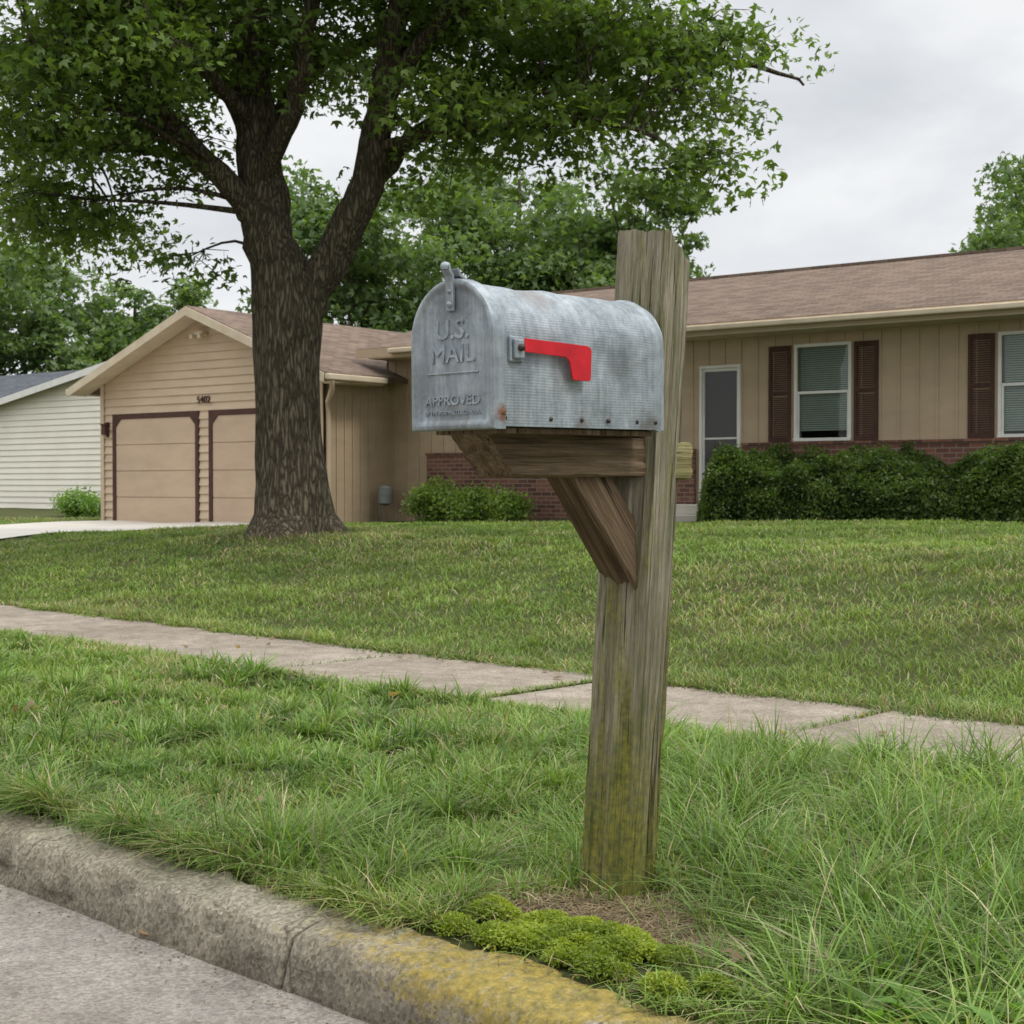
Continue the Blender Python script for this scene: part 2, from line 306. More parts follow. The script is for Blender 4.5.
# ---------- ground sheet
def lines(a): return np.unique(np.round(np.concatenate(a),4))
sl_=lines([np.linspace(-900,-60,12),np.linspace(-60,-14,40),np.linspace(-14,3,110),np.linspace(3,60,30),np.linspace(60,900,10)])
tl_=lines([np.linspace(-900,-20,10),[-6.62,-6.59],np.linspace(-6,2.3,5),[2.42,2.428],np.linspace(2.45,28,170),np.linspace(28,70,30),np.linspace(70,900,12)])
S,T=np.meshgrid(sl_,tl_); X,Y=from_st(S,T); Z=HH(X,Y)
far=np.abs(Y)+np.abs(X)>150; Z[far]=np.minimum(Z[far],.3)
V=np.stack([X.ravel(),Y.ravel(),Z.ravel()],1); nx=len(sl_); ny=len(tl_)
I=(np.arange(ny-1)[:,None]*nx+np.arange(nx-1)[None,:]).ravel(); F=np.stack([I,I+1,I+nx+1,I+nx],1)
mk('ground',V,F,m_ground,smooth=True)
def sheet(name,s0,s1,t0,t1,ns,ntt,zf,mat,rz,parent=None):
    S,T=np.meshgrid(np.linspace(s0,s1,ns),np.linspace(t0,t1,ntt)); Zs=zf(S,T)
    V=np.stack([S.ravel(),T.ravel(),Zs.ravel()],1); I=(np.arange(ntt-1)[:,None]*ns+np.arange(ns-1)[None,:]).ravel()
    o=mk(name,V,np.stack([I,I+1,I+ns+1,I+ns],1),mat,parent,smooth=True)
    if not parent: o.rotation_euler=(0,0,rz)
    return o
sheet('road',-200,200,-6.55,2.26,600,60,lambda s,t:-.15+(vnoise(s,t,1.5,8)-.5)*.006+.02*np.clip((1.7-t)/4,0,1),m_road,ST)
# kerb
kerb=empty('kerb',rz=ST)
prof=[(2.200,-.22),(2.205,-.15),(2.212,-.125),(2.217,-.10),(2.222,-.08),(2.229,-.055),(2.236,-.036),(2.247,-.018),(2.268,-.006),(2.30,0),(2.335,.003),(2.37,.003),(2.40,.002),(2.432,-.004),(2.436,-.06),(2.436,-.2)]
def kseg(s0,s1):
    n=max(4,int((s1-s0)/.014)) if s1<2 and s0>-13 else 10
    ss=np.linspace(s0,s1,n); V=[]; tlt=(rng.random()-.5)*.014; dof=(rng.random()-.5)*.012
    for i,s in enumerate(ss):
        e=min(i,n-1-i); sh=-.010*(e==0)-.005*(e==1)+tlt*((s-s0)/(s1-s0)-.5)
        for j,(t,z) in enumerate(prof):
            dn=(vnoise(s*1.0,j*.37+t*8,16,21)-.5)*.014+(vnoise(s,j*.2,4,22)-.5)*.018+(vnoise(s,j*1.3,44,24)-.5)*.010
            chip=-max(0,vnoise(s,0.,7,23)+.3*vnoise(s,j*1.,30,25)-.80)*.12 if j in(5,6,7,8) else 0
            V.append((s,t+dn*.7-chip*.8+dof,z+dn+sh+chip if z>-.14 else z))
    k=len(prof); F=[(i*k+j,(i+1)*k+j,(i+1)*k+j+1,i*k+j+1) for i in range(n-1) for j in range(k-1)]
    mk('kerb_segment',V,F,m_kerb,kerb,smooth=True)
    pm('kerb_end',[V[j] for j in range(k)],[tuple(range(k))],m_kerb,kerb); pm('kerb_end',[V[(n-1)*k+j] for j in range(k)],[tuple(range(k))[::-1]],m_kerb,kerb)
edges=[-120,-60,-30,-15.3,-12.1,-9.0,-5.95,-2.9,.15,3.2,6.2,30,90]
for a,b_ in zip(edges[:-1],edges[1:]): kseg(a+.005,b_-.005)
# sidewalk
walk=empty('sidewalk',rz=ST)
joints=[-5.28+1.72*k for k in range(-40,12)]
V=[];F=[]
for a,b_ in zip(joints[:-1],joints[1:]):
    a+=.008;b_-=.008; n0=len(V); tilt=(rng.random()-.5)*.012; dz=.014+(rng.random()-.5)*.008
    for (s,sg) in ((a,-1),(a+.02,-1),(b_-.02,1),(b_,1)):
        for (t,tg) in ((5.13,0),(5.15,1),(6.37,1),(6.39,0)):
            z=dz+tilt*sg-(0 if (tg and s not in(a,b_)) else .012); V.append((s,t,z))
    for i in range(3):
        for j in range(3): q=n0+i*4+j; F.append((q,q+4,q+5,q+1))
pm('slabs',V,F,m_walk,walk)
def dzf(s,t):
    x,y=from_ho(s,t); return HH(x,y)+.03
sheet('driveway',-25.3,-19.5,-12.5,19.6,30,120,lambda s,t:np.where(to_st(*from_ho(s,t))[1]<2.43,-.4,dzf(s,t)),m_drive,HT)
# ---------- templates
def inst(name,tv,tq,P,R,S,C,mat,parent=None):
    tv=np.asarray(tv,float); tq=np.asarray(tq); n=len(P); m=len(tv)
    V=np.einsum('nij,mj->nmi',R,tv)*S[:,None,None]+P[:,None,:]
    F=(tq[None]+ (np.arange(n)*m)[:,None,None]).reshape(-1,tq.shape[1])
    return mk(name,V.reshape(-1,3),F,mat,parent,col=np.repeat(C,m,0))
def orient(n,upw=1.0,jit=.8):
    N_=rng.normal(size=(n,3))*jit; N_[:,2]+=upw; N_/=np.linalg.norm(N_,axis=1)[:,None]
    A=rng.normal(size=(n,3)); A[:,2]-=.5; A-=N_*(A*N_).sum(1)[:,None]; A/=np.linalg.norm(A,axis=1)[:,None]
    B=np.cross(A,N_); return np.stack([B,A,N_],2)
mv=[(0,0,0),(.26,.42,.03),(0,1,-.12),(-.26,.42,.03),(.68,.6,-.1),(.42,.08,.0),(-.68,.6,-.1),(-.42,.08,.0)]
mq=[(0,1,2,3),(0,5,4,1),(0,3,6,7)]
ov=[(0,0,0),(.28,.4,.06),(0,1,-.05),(-.28,.4,.06)]; oq=[(0,1,2,3)]
def pads(lobes,n,reject=None):
    vol=np.array([l[3]*l[4]*l[5] for l in lobes])**.8; vol/=vol.sum(); P=[]
    while len(P)<n:
        l=lobes[rng.choice(len(lobes),p=vol)]; d=rng.normal(size=3); d/=np.linalg.norm(d); r=rng.random()**.45
        p=np.array(l[:3])+d*r*np.array(l[3:6])
        if reject is not None and reject(p): continue
        P.append(p)
    return np.array(P)
def foliage(name,C,per,R,size,c1,c2,parent,tmpl='m',flat=.38,mat=None,cut=1.9,mixw=.55,up=.9):
    n=len(C)*per; idx=np.repeat(np.arange(len(C)),per)
    rr=R*(0.6+.8*rng.random(len(C)))[idx]
    g=rng.normal(size=(n,3)); l=np.linalg.norm(g,axis=1); g*=(np.minimum(l,cut)/l)[:,None]
    g[:,:2]*=.58; g[:,2]*=flat*.58
    d=np.hypot(g[:,0],g[:,1]); g[:,2]-=.3*d*d
    P=C[idx]+g*rr[:,None]
    pc=rng.random(len(C))[idx]; lc=rng.random(n)
    k=np.clip(mixw*pc+(1-mixw)*lc,0,1)[:,None]; Cc=np.array(c1)*(1-k)+np.array(c2)*k
    Sz=size*(.65+.6*rng.random(n))
    return inst(name,mv if tmpl=='m' else ov,mq if tmpl=='m' else oq,P,orient(n,up,.65),Sz,Cc,mat or m_leaf,parent)
# ---------- main maple
tx,ty=TREE; tz=H1(tx,ty)-.03
tree=empty('maple_tree',(tx,ty,tz))
q=lambda x,y,d=0:((x-293)/77,d,(528-y)/77)
limbs=[
 ([q(296,290),q(272,240),q(262,180,.1),q(255,100,.2),q(250,0,.1),q(245,-120),q(255,-250)],[.36,.34,.3,.26,.21,.13,.05]),
 ([q(292,330),q(312,288,-.05),q(345,235,-.1),q(372,170,-.2),q(388,90,-.2),(1.4,-.3,6.7),(1.75,-.3,8.2),(2.2,0,9.6)],[.28,.27,.24,.21,.19,.15,.1,.04]),
 ([q(266,225),q(215,165,-.3),q(150,95,-.8),q(70,20,-1.2),q(-40,-50,-1.6)],[.17,.15,.12,.08,.03]),
 ([q(262,180),q(300,110,-.4),q(325,20,-1),q(345,-80,-1.4)],[.14,.13,.1,.05]),
 ([q(260,200,.1),q(235,110,.8),q(180,10,1.6),q(120,-100,2.2)],[.15,.13,.1,.05]),
 ([q(362,195,-.15),q(430,120,.2),q(520,75,.3),q(640,50,.2),q(740,60,.0),q(800,85,-.2)],[.13,.11,.09,.065,.04,.015]),
 ([q(388,100,-.2),q(450,30,-.8),q(540,-30,-1.2),q(650,-50,-1.4)],[.12,.1,.07,.03]),
 ([q(378,150,-.2),q(440,145,-.7),q(530,140,-1),q(620,145,-1.2),q(690,185,-1.2)],[.08,.07,.05,.035,.015]),
 ([q(262,225,.2),q(215,165,.6),q(130,130,.9),q(40,140,.9),q(-40,180,.8)],[.1,.08,.06,.035,.015]),
 ([q(258,130,.2),q(300,40,1.4),q(380,-40,2.6),q(440,-120,3.2)],[.13,.11,.08,.04]),
 ([q(256,120,.1),q(200,70,-1.2),q(150,40,-2.4),q(90,60,-3.2)],[.1,.08,.05,.02]),
 ([q(395,60,-.2),q(440,10,.9),q(520,-10,2),q(600,0,2.8)],[.1,.08,.05,.02]),
]
tb=[]; nodes=[]
for P,Rr in limbs:
    sp=smoothpath(P,6); rs=np.interp(np.linspace(0,len(P)-1,len(sp)),range(len(P)),Rr)
    sp=[p+Vector(rng.normal(size=3)*.02) for p in sp]
    tb.append(tube(sp,rs,12,.1)); nodes+= [(p,r) for p,r in zip(sp,rs) if p.z>3.4]
tp=smoothpath([q(293,540),q(293,520),q(292,480),q(289,420),q(288,360),q(290,310),q(284,262)],9); k=56; V=[]
for i,p in enumerate(tp):
    z=max(p.z,0); r=np.interp(p.z,[-.2,0,.25,.6,1.2,2.2,2.9,3.4],[.82,.66,.52,.46,.43,.43,.46,.40])
    for j in range(k):
        th=2*math.pi*j/k
        fl=.17*math.exp(-z/.3)*(math.sin(th*3+.6)+.6*math.sin(th*5+2))
        rr=r*(1+fl)+.03*(vnoise(j*.9,z*.9,1,31)-.5)+.05*(vnoise(math.cos(th)*1.5,z*.7+math.sin(th)*1.5,2,32)-.5)
        V.append((p.x+math.cos(th)*rr,p.y+math.sin(th)*rr,p.z))
F=[(i*k+j,i*k+(j+1)%k,(i+1)*k+(j+1)%k,(i+1)*k+j) for i in range(len(tp)-1) for j in range(k)]
mk('trunk',V,F,m_bark,tree,smooth=True)
def lb(x,y,d,rx,ry,rd): a=q(x,y,d); return (a[0],a[1],a[2],rx/77,rd,ry/77)
lobes=[lb(40,120,0,160,95,2.4),lb(180,0,0,180,110,3.4),lb(420,-20,0,160,100,3.4),lb(550,40,0,140,75,2.4),lb(660,55,-.2,110,65,1.8),lb(760,75,-.2,55,38,.9),lb(310,-190,0,400,140,4.6),
 lb(500,125,-.6,110,45,1.2),lb(70,205,.6,110,38,1.2),lb(675,165,-1.0,55,45,.7),lb(150,80,-2.4,120,85,1.1),lb(440,110,.3,80,60,1.2),lb(165,230,.2,50,42,.8),lb(390,90,-1.2,60,50,.6),lb(420,160,.8,60,40,.8)]
def rej(p):
    x=p[0]*77+293; y=528-p[2]*77
    if 225<x<415 and y>70 and p[1]<.8: return rng.random()<.84
    return y>110 and 215<x<400 and rng.random()<.5
C=pads(lobes,460,rej)
npos=np.array([n[0] for n in nodes])
for c in C:
    d=np.linalg.norm((npos-c)*np.array([1,1,1.3]),axis=1)+ .6*(npos[:,2]>c[2]); i=int(np.argmin(d)); a=Vector(npos[i]); e=Vector(c); Ld=(e-a).length
    mid=a.lerp(e,.5)+Vector((0,0,.12*Ld))+Vector(rng.normal(size=3)*.08*Ld)
    r0=min(nodes[i][1]*.6,.012+.016*Ld); tb.append(tube(smoothpath([a,mid,e],4),np.linspace(r0,.008,9),5))
    for _ in range(5):
        v=Vector(rng.normal(size=3)); v.z*=.3; v=v.normalized()*.6; tb.append(tube([mid.lerp(e,.6),e+v*.4+Vector((0,0,.05)),e+v+Vector((0,0,-.08))],[.009,.007,.004],4))
tubes('limbs',tb,m_bark,tree)
foliage('leaves',C,165,.74,.10,(.045,.085,.018),(.165,.245,.052),tree,up=.7)
# ---------- background trees
def bgtree(name,x,y,h,wd,n,per,size,c1,c2):
    e=empty(name,(x,y,.3)); lob=[(0,0,h*.6,wd*.40,wd*.40,h*.3)]
    for i in range(14):
        a=rng.random()*6.28; zz=h*(.28+.64*rng.random()); rr=wd*.36*math.sqrt(max(0,1-((zz-h*.55)/(h*.5))**2)); lob.append((math.cos(a)*rr,math.sin(a)*rr,zz,wd*.16,wd*.16,h*.09))
    C=pads(lob,n); foliage('leaves',C,per,wd*.105,size,c1,c2,e,'m',.55,up=.6)
    tb=[tube([(0,0,-.5),(0,0,h*.35),(0.1,0,h*.85)],[.35,.28,.06],8)]
    for c in C[::4]:
        tb.append(tube([(0,0,c[2]*.6),tuple(c)],[.08,.02],4))
    tubes('trunk',tb,m_bark,e); return e
g1=(.055,.10,.036);g2=(.185,.265,.10)
bgtree('oak_tree',-5.2,55,13.6,9.0,170,120,.23,g1,g2)
bgtree('oak_tree',.2,60,15.6,10,190,120,.25,g1,g2)
bgtree('oak_tree',4.9,58,13.8,7.5,150,120,.23,g1,g2)
bgtree('oak_tree',22.2,60,16.2,9.6,170,120,.24,g1,g2)
bgtree('oak_tree',-26,70,14.0,11.5,170,120,.28,g1,g2)
bgtree('oak_tree',-19.6,76,12.6,8.5,140,120,.28,g1,g2)
bgtree('oak_tree',-33,68,13,11,120,90,.34,g1,g2)
C=[]
for i in range(420):
    a=rng.random()*2*math.pi; r=130+rng.random()*25; hh=3+rng.random()*4
    C.append((math.sin(a)*r,math.cos(a)*r,hh*(.3+.7*rng.random())))
foliage('distant_treeline',np.array(C),70,7,1.0,g1,g2,None,'o',.5)
# ---------- house
house=empty('ranch_house',rz=HT)
gx0,gx1,gy=-25.5,-19.05,19.6; gm=(gx0+gx1)/2; pk=4.6; ks=.392
def gz(s): return pk-ks*abs(s-gm)-.14
doors=[(-25.03,-22.55),(-22.05,-19.57)]; dtop=2.47
V=[];F=[]
z=.1; lap=.165
def addq(a,b_,c,d):
    n=len(V); V.extend([a,b_,c,d]); F.append((n,n+1,n+2,n+3))
while z<4.45:
    z1=z+lap
    def ext(zz):
        hw=(pk-.14-zz)/ks; return max(gx0,gm-hw),min(gx1,gm+hw)
    l0,r0=ext(z); l1,r1=ext(min(z1,4.45))
    segs=[(l0,r0,l1,r1)]
    if z<dtop+.08:
        c=[gx0]+[e for d in doors for e in (d[0]-.09,d[1]+.09)]+[gx1]
        segs=[(c[i],c[i+1],c[i],c[i+1]) for i in (0,2,4)]
    for (a,b_,c_,d_) in segs:
        addq((a,gy-.036,z),(b_,gy-.036,z),(d_,gy-.004,min(z1,4.45)),(c_,gy-.004,min(z1,4.45)))
        addq((a,gy-.004,z),(b_,gy-.004,z),(b_,gy-.036,z),(a,gy-.036,z))
    z=z1
pm('garage_lap_siding',V,F,m_tan,house)
pm('garage_front_backing',[(gx0,gy,0),(gx1,gy,0),(gx1,gy,gz(gx1)),(gm,gy,gz(gm)),(gx0,gy,gz(gx0)),(gx0,gy+.1,0),(gx1,gy+.1,0),(gx1,gy+.1,gz(gx1)),(gm,gy+.1,gz(gm)),(gx0,gy+.1,gz(gx0))],[(0,1,2,3,4),(9,8,7,6,5)],m_tan,house)
for d in doors:
    x0,x1=d; zb=.3
    bl=[(x0,x1,gy-.012,gy-.006,zb,dtop)]
    for i in range(4):
        a=zb+i*(dtop-zb)/4
        bl.append((x0,x1,gy-.03,gy-.012,a+.012,a+(dtop-zb)/4-.006))
    boxes('garage_door',house,bl,m_gdoor,.004)
    t=.1; ch=.17
    V=[];F=[]
    ins=[(x0,zb),(x0,dtop-ch),(x0+ch,dtop),(x1-ch,dtop),(x1,dtop-ch),(x1,zb)]
    outl=[(x0-t,zb),(x0-t,dtop+t),(x0-t+.001,dtop+t),(x1+t-.001,dtop+t),(x1+t,dtop+t),(x1+t,zb)]
    for (a,b_) in zip(ins,outl):
        V+=[(a[0],gy-.05,a[1]),(b_[0],gy-.05,b_[1]),(a[0],gy-.005,a[1]),(b_[0],gy-.005,b_[1])]
    for i in range(5):
        n=i*4; F+=[(n,n+4,n+5,n+1),(n,n+2,n+6,n+4),(n+1,n+5,n+7,n+3)]
    pm('garage_door_trim',V,F,m_brown,house)
boxes('garage_corner_trim',house,[(gx0-.02,gx0+.09,gy-.055,gy-.038,.1,gz(gx0)),(gx1-.09,gx1+.02,gy-.055,gy-.038,.1,gz(gx1))],m_tan,0)
def wall(name,x0,x1,y0,y1,z0,z1,mat): return box(name,house,x0,x1,y0,y1,z0,z1,mat)
wall('garage_side_wall',gx1-.1,gx1,gy+.1,30,.05,3.3,m_tan2); wall('garage_left_wall',gx0,gx0+.1,gy+.1,30,.05,3.3,m_tan2)
boxes('garage_battens',house,[(gx1,gx1+.018,y,y+.035,.2,3.25) for y in np.arange(gy+.1,21.3,.22)],m_tan2)
my=21.4; me_,mz,mr,mrz=20.75,3.70,25.5,5.17; wt=mz-.03
wins=[(-10.37,-9.5),(-7.12,-6.25),(-3.9,-3.0)]; wz0,wz1=1.84,3.28; dr=(-12.08,-11.42)
bl=[]
ops=sorted([(a,b_,wz0,wz1) for a,b_ in wins]+[(dr[0],dr[1],.8,3.02)])
cur=-19.05
for (a,b_,c,d) in ops:
    bl.append((cur,a,my,my+.15,.1,wt)); bl.append((a,b_,my,my+.15,.1,c)); bl.append((a,b_,my,my+.15,d,wt)); cur=b_
bl.append((cur,1,my,my+.15,.1,wt))
boxes('front_wall',house,bl,m_tan2)
bt=[]
for x in np.arange(-18.9,1,.3):
    inw=[o for o in ops if o[0]-.08<x<o[1]+.08]
    if inw: bt.append((x,x+.035,my-.018,my,inw[0][3]+.07,wt-.2))
    else: bt.append((x,x+.035,my-.018,my,.2,wt-.2))
boxes('front_battens',house,bt,m_tan2)
boxes('brick_wainscot',house,[(-18.0,dr[0]-.12,my-.1,my-.022,.1,1.66),(dr[1]+.12,1,my-.1,my-.022,.1,1.74)],m_brick)
boxes('brick_cap',house,[(-18.02,dr[0]-.11,my-.13,my-.023,1.66,1.70),(dr[1]+.11,1,my-.13,my-.023,1.74,1.78)],m_brick)
wall('rear_wall',-19.05,1,29.9,30,.05,3.5,m_tan2); wall('end_wall',.9,1,21.55,29.9,.05,3.5,m_tan2)
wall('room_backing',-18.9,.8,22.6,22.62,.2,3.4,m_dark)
for i,(a,b_) in enumerate(wins):
    f=.05; y0=my-.035
    boxes('window_frame',house,[(a-f,b_+f,y0,my+.02,wz1,wz1+f),(a-f,b_+f,y0-.02,my+.02,wz0-f,wz0),(a-f,a,y0,my+.02,wz0,wz1),(b_,b_+f,y0,my+.02,wz0,wz1),
      (a,b_,my-.01,my+.03,(wz0+wz1)/2-.022,(wz0+wz1)/2+.022),(a,a+.03,my-.005,my+.03,wz0,(wz0+wz1)/2-.022),(b_-.03,b_,my-.005,my+.03,wz0,(wz0+wz1)/2-.022)],m_white,.004)
    pm('window_glass',[(a,my+.012,wz0),(b_,my+.012,wz0),(b_,my+.012,wz1),(a,my+.012,wz1)],[(0,1,2,3)],m_glass,house)
    boxes('window_blinds',house,[(a+.02,b_-.02,my+.06,my+.075,z,z+.024) for z in np.arange(wz0+(.05 if i!=0 else .12),wz1-.02,.034)],m_blind)
    for (u0,u1) in ((a-.49,a-.1),(b_+.1,b_+.49)):
        L2=[(u0,u0+.05,y0-.01,my-.019,wz0-.05,wz1+.04),(u1-.05,u1,y0-.01,my-.019,wz0-.05,wz1+.04)]
        L2+=[(u0+.05,u1-.05,y0-.01,my-.019,zz,zz+.07) for zz in (wz0-.05,(wz0+wz1)/2-.03,wz1-.03)]
        L2+=[(u0+.05,u1-.05,y0+.002,my-.02,zz,zz+.02) for zz in np.arange(wz0+.03,wz1-.04,.034) if abs(zz-(wz0+wz1)/2)>.055]
        boxes('shutter',house,L2,m_brown)
a,b_=dr
boxes('front_door_frame',house,[(a-.05,a,my-.05,my+.05,.8,3.02),(b_,b_+.05,my-.05,my+.05,.8,3.02),(a-.05,b_+.05,my-.05,my+.05,3.02,3.07)],m_white,.004)
boxes('storm_door',house,[(a,a+.03,my-.01,my+.02,.8,3.02),(b_-.03,b_,my-.01,my+.02,.8,3.02),(a+.03,b_-.03,my-.01,my+.02,2.97,3.02),(a+.03,b_-.03,my-.01,my+.02,.8,.95),(a+.03,b_-.03,my-.01,my+.02,1.85,1.88)],m_white,.004)
pm('front_door_glass',[(a,my+.005,.95),(b_,my+.005,.95),(b_,my+.005,2.97),(a,my+.005,2.97)],[(0,1,2,3)],m_glassd,house)
boxes('front_door_leaf',house,[(a,b_,my+.08,my+.12,.8,3.02),(a+.1,b_-.1,my+.07,my+.079,1.0,1.75),(a+.1,b_-.1,my+.07,my+.079,1.95,2.85)],m_door)
boxes('porch_step',house,[(-13.2,-11.0,20.3,my-.13,.2,.62),(-13.0,-11.2,20.6,my-.131,.62,.78)],m_drive,.01)
def roofplane(name,pts,mat,th=.1):
    V=[Vector(p) for p in pts]+[Vector(p)-Vector((0,0,th)) for p in pts]
    return pm(name,V,[(0,1,2,3),(7,6,5,4),(0,4,5,1),(1,5,6,2),(2,6,7,3),(3,7,4,0)],mat,house)
ge0,ge1=gx0-.5,gx1+.5; ez=pk-ks*(ge1-gm)
roofplane('garage_roof_right',[(gm,gy-.5,pk),(ge1,gy-.5,ez),(ge1,27,ez),(gm,27,pk)],m_sh90)
roofplane('garage_roof_left',[(ge0,gy-.5,ez),(gm,gy-.5,pk),(gm,30.4,pk),(ge0,30.4,ez)],m_sh90)
def raked(name,s0,z0,s1,z1,y0,y1,h,mat,p=house,off=.02):
    V=[(s0,y0,z0-off),(s1,y0,z1-off),(s1,y1,z1-off),(s0,y1,z0-off),(s0,y0,z0-off-h),(s1,y0,z1-off-h),(s1,y1,z1-off-h),(s0,y1,z0-off-h)]
    return pm(name,V,[(0,1,2,3),(7,6,5,4),(0,4,5,1),(1,5,6,2),(2,6,7,3),(3,7,4,0)],mat,p)
raked('rake_board',ge0,ez,gm,pk,gy-.53,gy-.502,.17,m_cream); raked('rake_board',gm,pk,ge1,ez,gy-.53,gy-.502,.17,m_cream)
raked('rake_soffit',ge0,ez-.12,gm,pk-.12,gy-.5,gy-.038,.02,m_cream); raked('rake_soffit',gm,pk-.12,ge1,ez-.12,gy-.5,gy-.038,.02,m_cream)
boxes('gutter',house,[(ge1+.002,ge1+.11,gy-.5,20.7,ez-.14,ez-.03),(ge0-.11,ge0-.002,gy-.5,30,ez-.14,ez-.03)],m_cream,.02)
box('garage_soffit',house,gx1+.002,ge1,gy-.03,20.7,ez-.17,ez-.13,m_cream)
tubesL=[tube([(ge1+.05,gy-.35,ez-.14),(ge1+.03,gy-.33,ez-.3),(gx1+.08,gy+.02,ez-.5),(gx1+.07,gy+.05,ez-.7),(gx1+.07,gy+.05,.5)],[.045]*5,8)]
tubes('downspout',tubesL,m_tan,house)
roofplane('main_roof_front',[(-19.3,me_,mz),(1.5,me_,mz),(1.5,mr,mrz),(-19.3,mr,mrz)],m_sh)
roofplane('main_roof_back',[(-19.3,mr,mrz),(1.5,mr,mrz),(1.5,30.3,mz),(-19.3,30.3,mz)],m_sh)
boxes('ridge_cap',house,[(-19.3,1.5,mr-.12,mr+.12,mrz-.03,mrz+.02)],m_sh)
boxes('main_gutter',house,[(-18.4,1.5,me_-.13,me_-.012,mz-.13,mz-.04)],m_cream,.02)
boxes('main_fascia',house,[(-19.3,1.5,me_-.01,me_-.001,mz-.18,mz-.01)],m_tan2)
box('main_soffit',house,-19.0,1.5,me_+.002,my-.002,mz-.2,mz-.16,m_cream)
pm('gable_end',[(-19.1,my,2.6),(-19.1,29.9,2.6),(-19.1,29.9,3.5),(-19.1,mr,5.05),(-19.1,my,3.7)],[(0,4,3,2,1)],m_tan2,house)
boxes('wall_lantern',house,[(-25.36,-25.24,gy-.16,gy-.06,2.15,2.35),(-25.34,-25.26,gy-.06,gy-.03,2.1,2.42),(-25.38,-25.22,gy-.18,gy-.034,2.352,2.38)],m_brown,.01)
tubes('gas_meter',[tube([(-18.85,20.9,.5),(-18.85,20.9,1.0),(-18.85,21.3,1.0)],[.02]*3,8),tube([(-18.7,20.9,.75),(-18.7,20.9,1.05)],[.14,.14],14),tube([(-18.7,20.9,1.05),(-18.7,20.9,1.1)],[.14,.02],14),tube([(-18.7,20.9,.7),(-18.7,20.9,.75)],[.02,.14],14)],m_gray,house)
boxes('flood_light',house,[(-22.45,-22.15,gy-.2,gy-.05,4.05,4.13),(-22.45,-22.36,gy-.28,gy-.16,3.98,4.07),(-22.22,-22.13,gy-.28,gy-.16,3.98,4.07)],m_cream,.02)
def text(name,body,size,loc,mat,parent,ext=.002,rot=(math.pi/2,0,0),sx=1,bev=0):
    c=bpy.data.curves.new(name,'FONT'); c.body=body; c.size=size; c.extrude=ext; c.align_x='CENTER'; c.align_y='CENTER'; c.materials.append(mat); c.bevel_depth=bev
    o=bpy.data.objects.new(name,c); o.location=loc; o.rotation_euler=rot; o.scale=(sx,1,1); return link(o,parent)
text('house_number','5402',.2,(-22.3,gy-.045,2.78),m_brown,house,.01)
# ---------- neighbour house
nb=empty('neighbor_house',rz=HT)
n0,n1,npk,ny=-46,-30.5,-38.3,30; nzp=5.05; kk=.17
def nz(s): return nzp-kk*abs(s-npk)
V=[];F=[]; z=.1
while z<4.95:
    z1=min(z+.2,4.95)
    def ext(zz): hw=(nzp-.1-zz)/kk; return max(n0+.4,npk-hw),min(n1-.4,npk+hw)
    l0,r0=ext(z); l1,r1=ext(z1); addq((l0,ny-.03,z),(r0,ny-.03,z),(r1,ny,z1),(l1,ny,z1)); z=z1
pm('siding',V,F,m_nsid,nb)
box('side_wall',nb,n0+.4,n0+.5,ny+.01,42,.1,nz(n0+.4)-.1,m_nsid); box('side_wall',nb,n1-.5,n1-.4,ny+.01,42,.1,nz(n1-.4)-.1,m_nsid)
for s0,s1 in ((n0,npk),(npk,n1)):
    raked('roof',s0,nz(s0),s1,nz(s1),ny-.4,36,.1,m_shg,nb,0); raked('rake',s0,nz(s0),s1,nz(s1),ny-.43,ny-.402,.22,m_white,nb,.02)
for (a,b_,c,d) in ((31.2,3.9,37,5.75),(37,5.75,43,3.9)):
    pm('cross_roof',[(-62,a,b_),(-31,a,b_),(-31,c,d),(-62,c,d)],[(0,1,2,3)],m_shg,nb)
box('cross_wall',nb,-61.5,-46.2,31.8,42,.1,3.9,m_nsid)
# ---------- hedge & shrubs
def shrub(name,lob,n,per,R,size,c1,c2,rz=HT,tm='o'):
    e=empty(name,rz=rz); C=pads(lob,n); foliage('leaves',C,per,R,size,c1,c2,e,tm,.8,up=.5)
    tb=[tube([(l[0],l[1],.2),(l[0]+.1,l[1],l[2]+.2)],[.04,.015],5) for l in lob]
    tubes('stems',tb,m_bark,e); return e
hed=empty('hedge',rz=HT); hs0,hs1,hc=-11.55,1.2,20.45
def hshape(s,th):
    r_s=.64+.14*(vnoise(s,th*.6,1.1,201)-.5)*2+.08*(vnoise(s,th,4,202)-.5)*2
    top=1.21+.13*(vnoise(s,0.0*s,.7,203)-.5)*2
    c_,s_=np.cos(th),np.sin(th); sg=lambda v,p:np.sign(v)*np.abs(v)**p
    end=np.clip(np.minimum(s-hs0,hs1-s)/.5,0.05,1)**.5
    return hc+sg(c_,.7)*r_s*end, .35+sg(s_,.75)*top*(.9+.2*vnoise(s,th,3,204))*end*(r_s/.62)
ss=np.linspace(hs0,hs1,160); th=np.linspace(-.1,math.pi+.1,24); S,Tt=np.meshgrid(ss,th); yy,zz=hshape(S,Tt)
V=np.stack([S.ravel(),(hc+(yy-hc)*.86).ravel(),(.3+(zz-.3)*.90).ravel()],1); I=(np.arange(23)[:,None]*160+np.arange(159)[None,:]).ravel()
mk('dark_core',V,np.stack([I,I+1,I+161,I+160],1),m_hcore,hed,smooth=True)  # near-black filler shell, its colour stands in for shade inside the hedge
n=120000; s=hs0+(hs1-hs0)*rng.random(n); t=-.05+(math.pi*.78+.05)*rng.random(n)
t=math.pi-t; yy,zz=hshape(s,t); dp=1-.16*rng.random(n)**1.5+.09*rng.random(n)*vnoise(s,t,6,205)
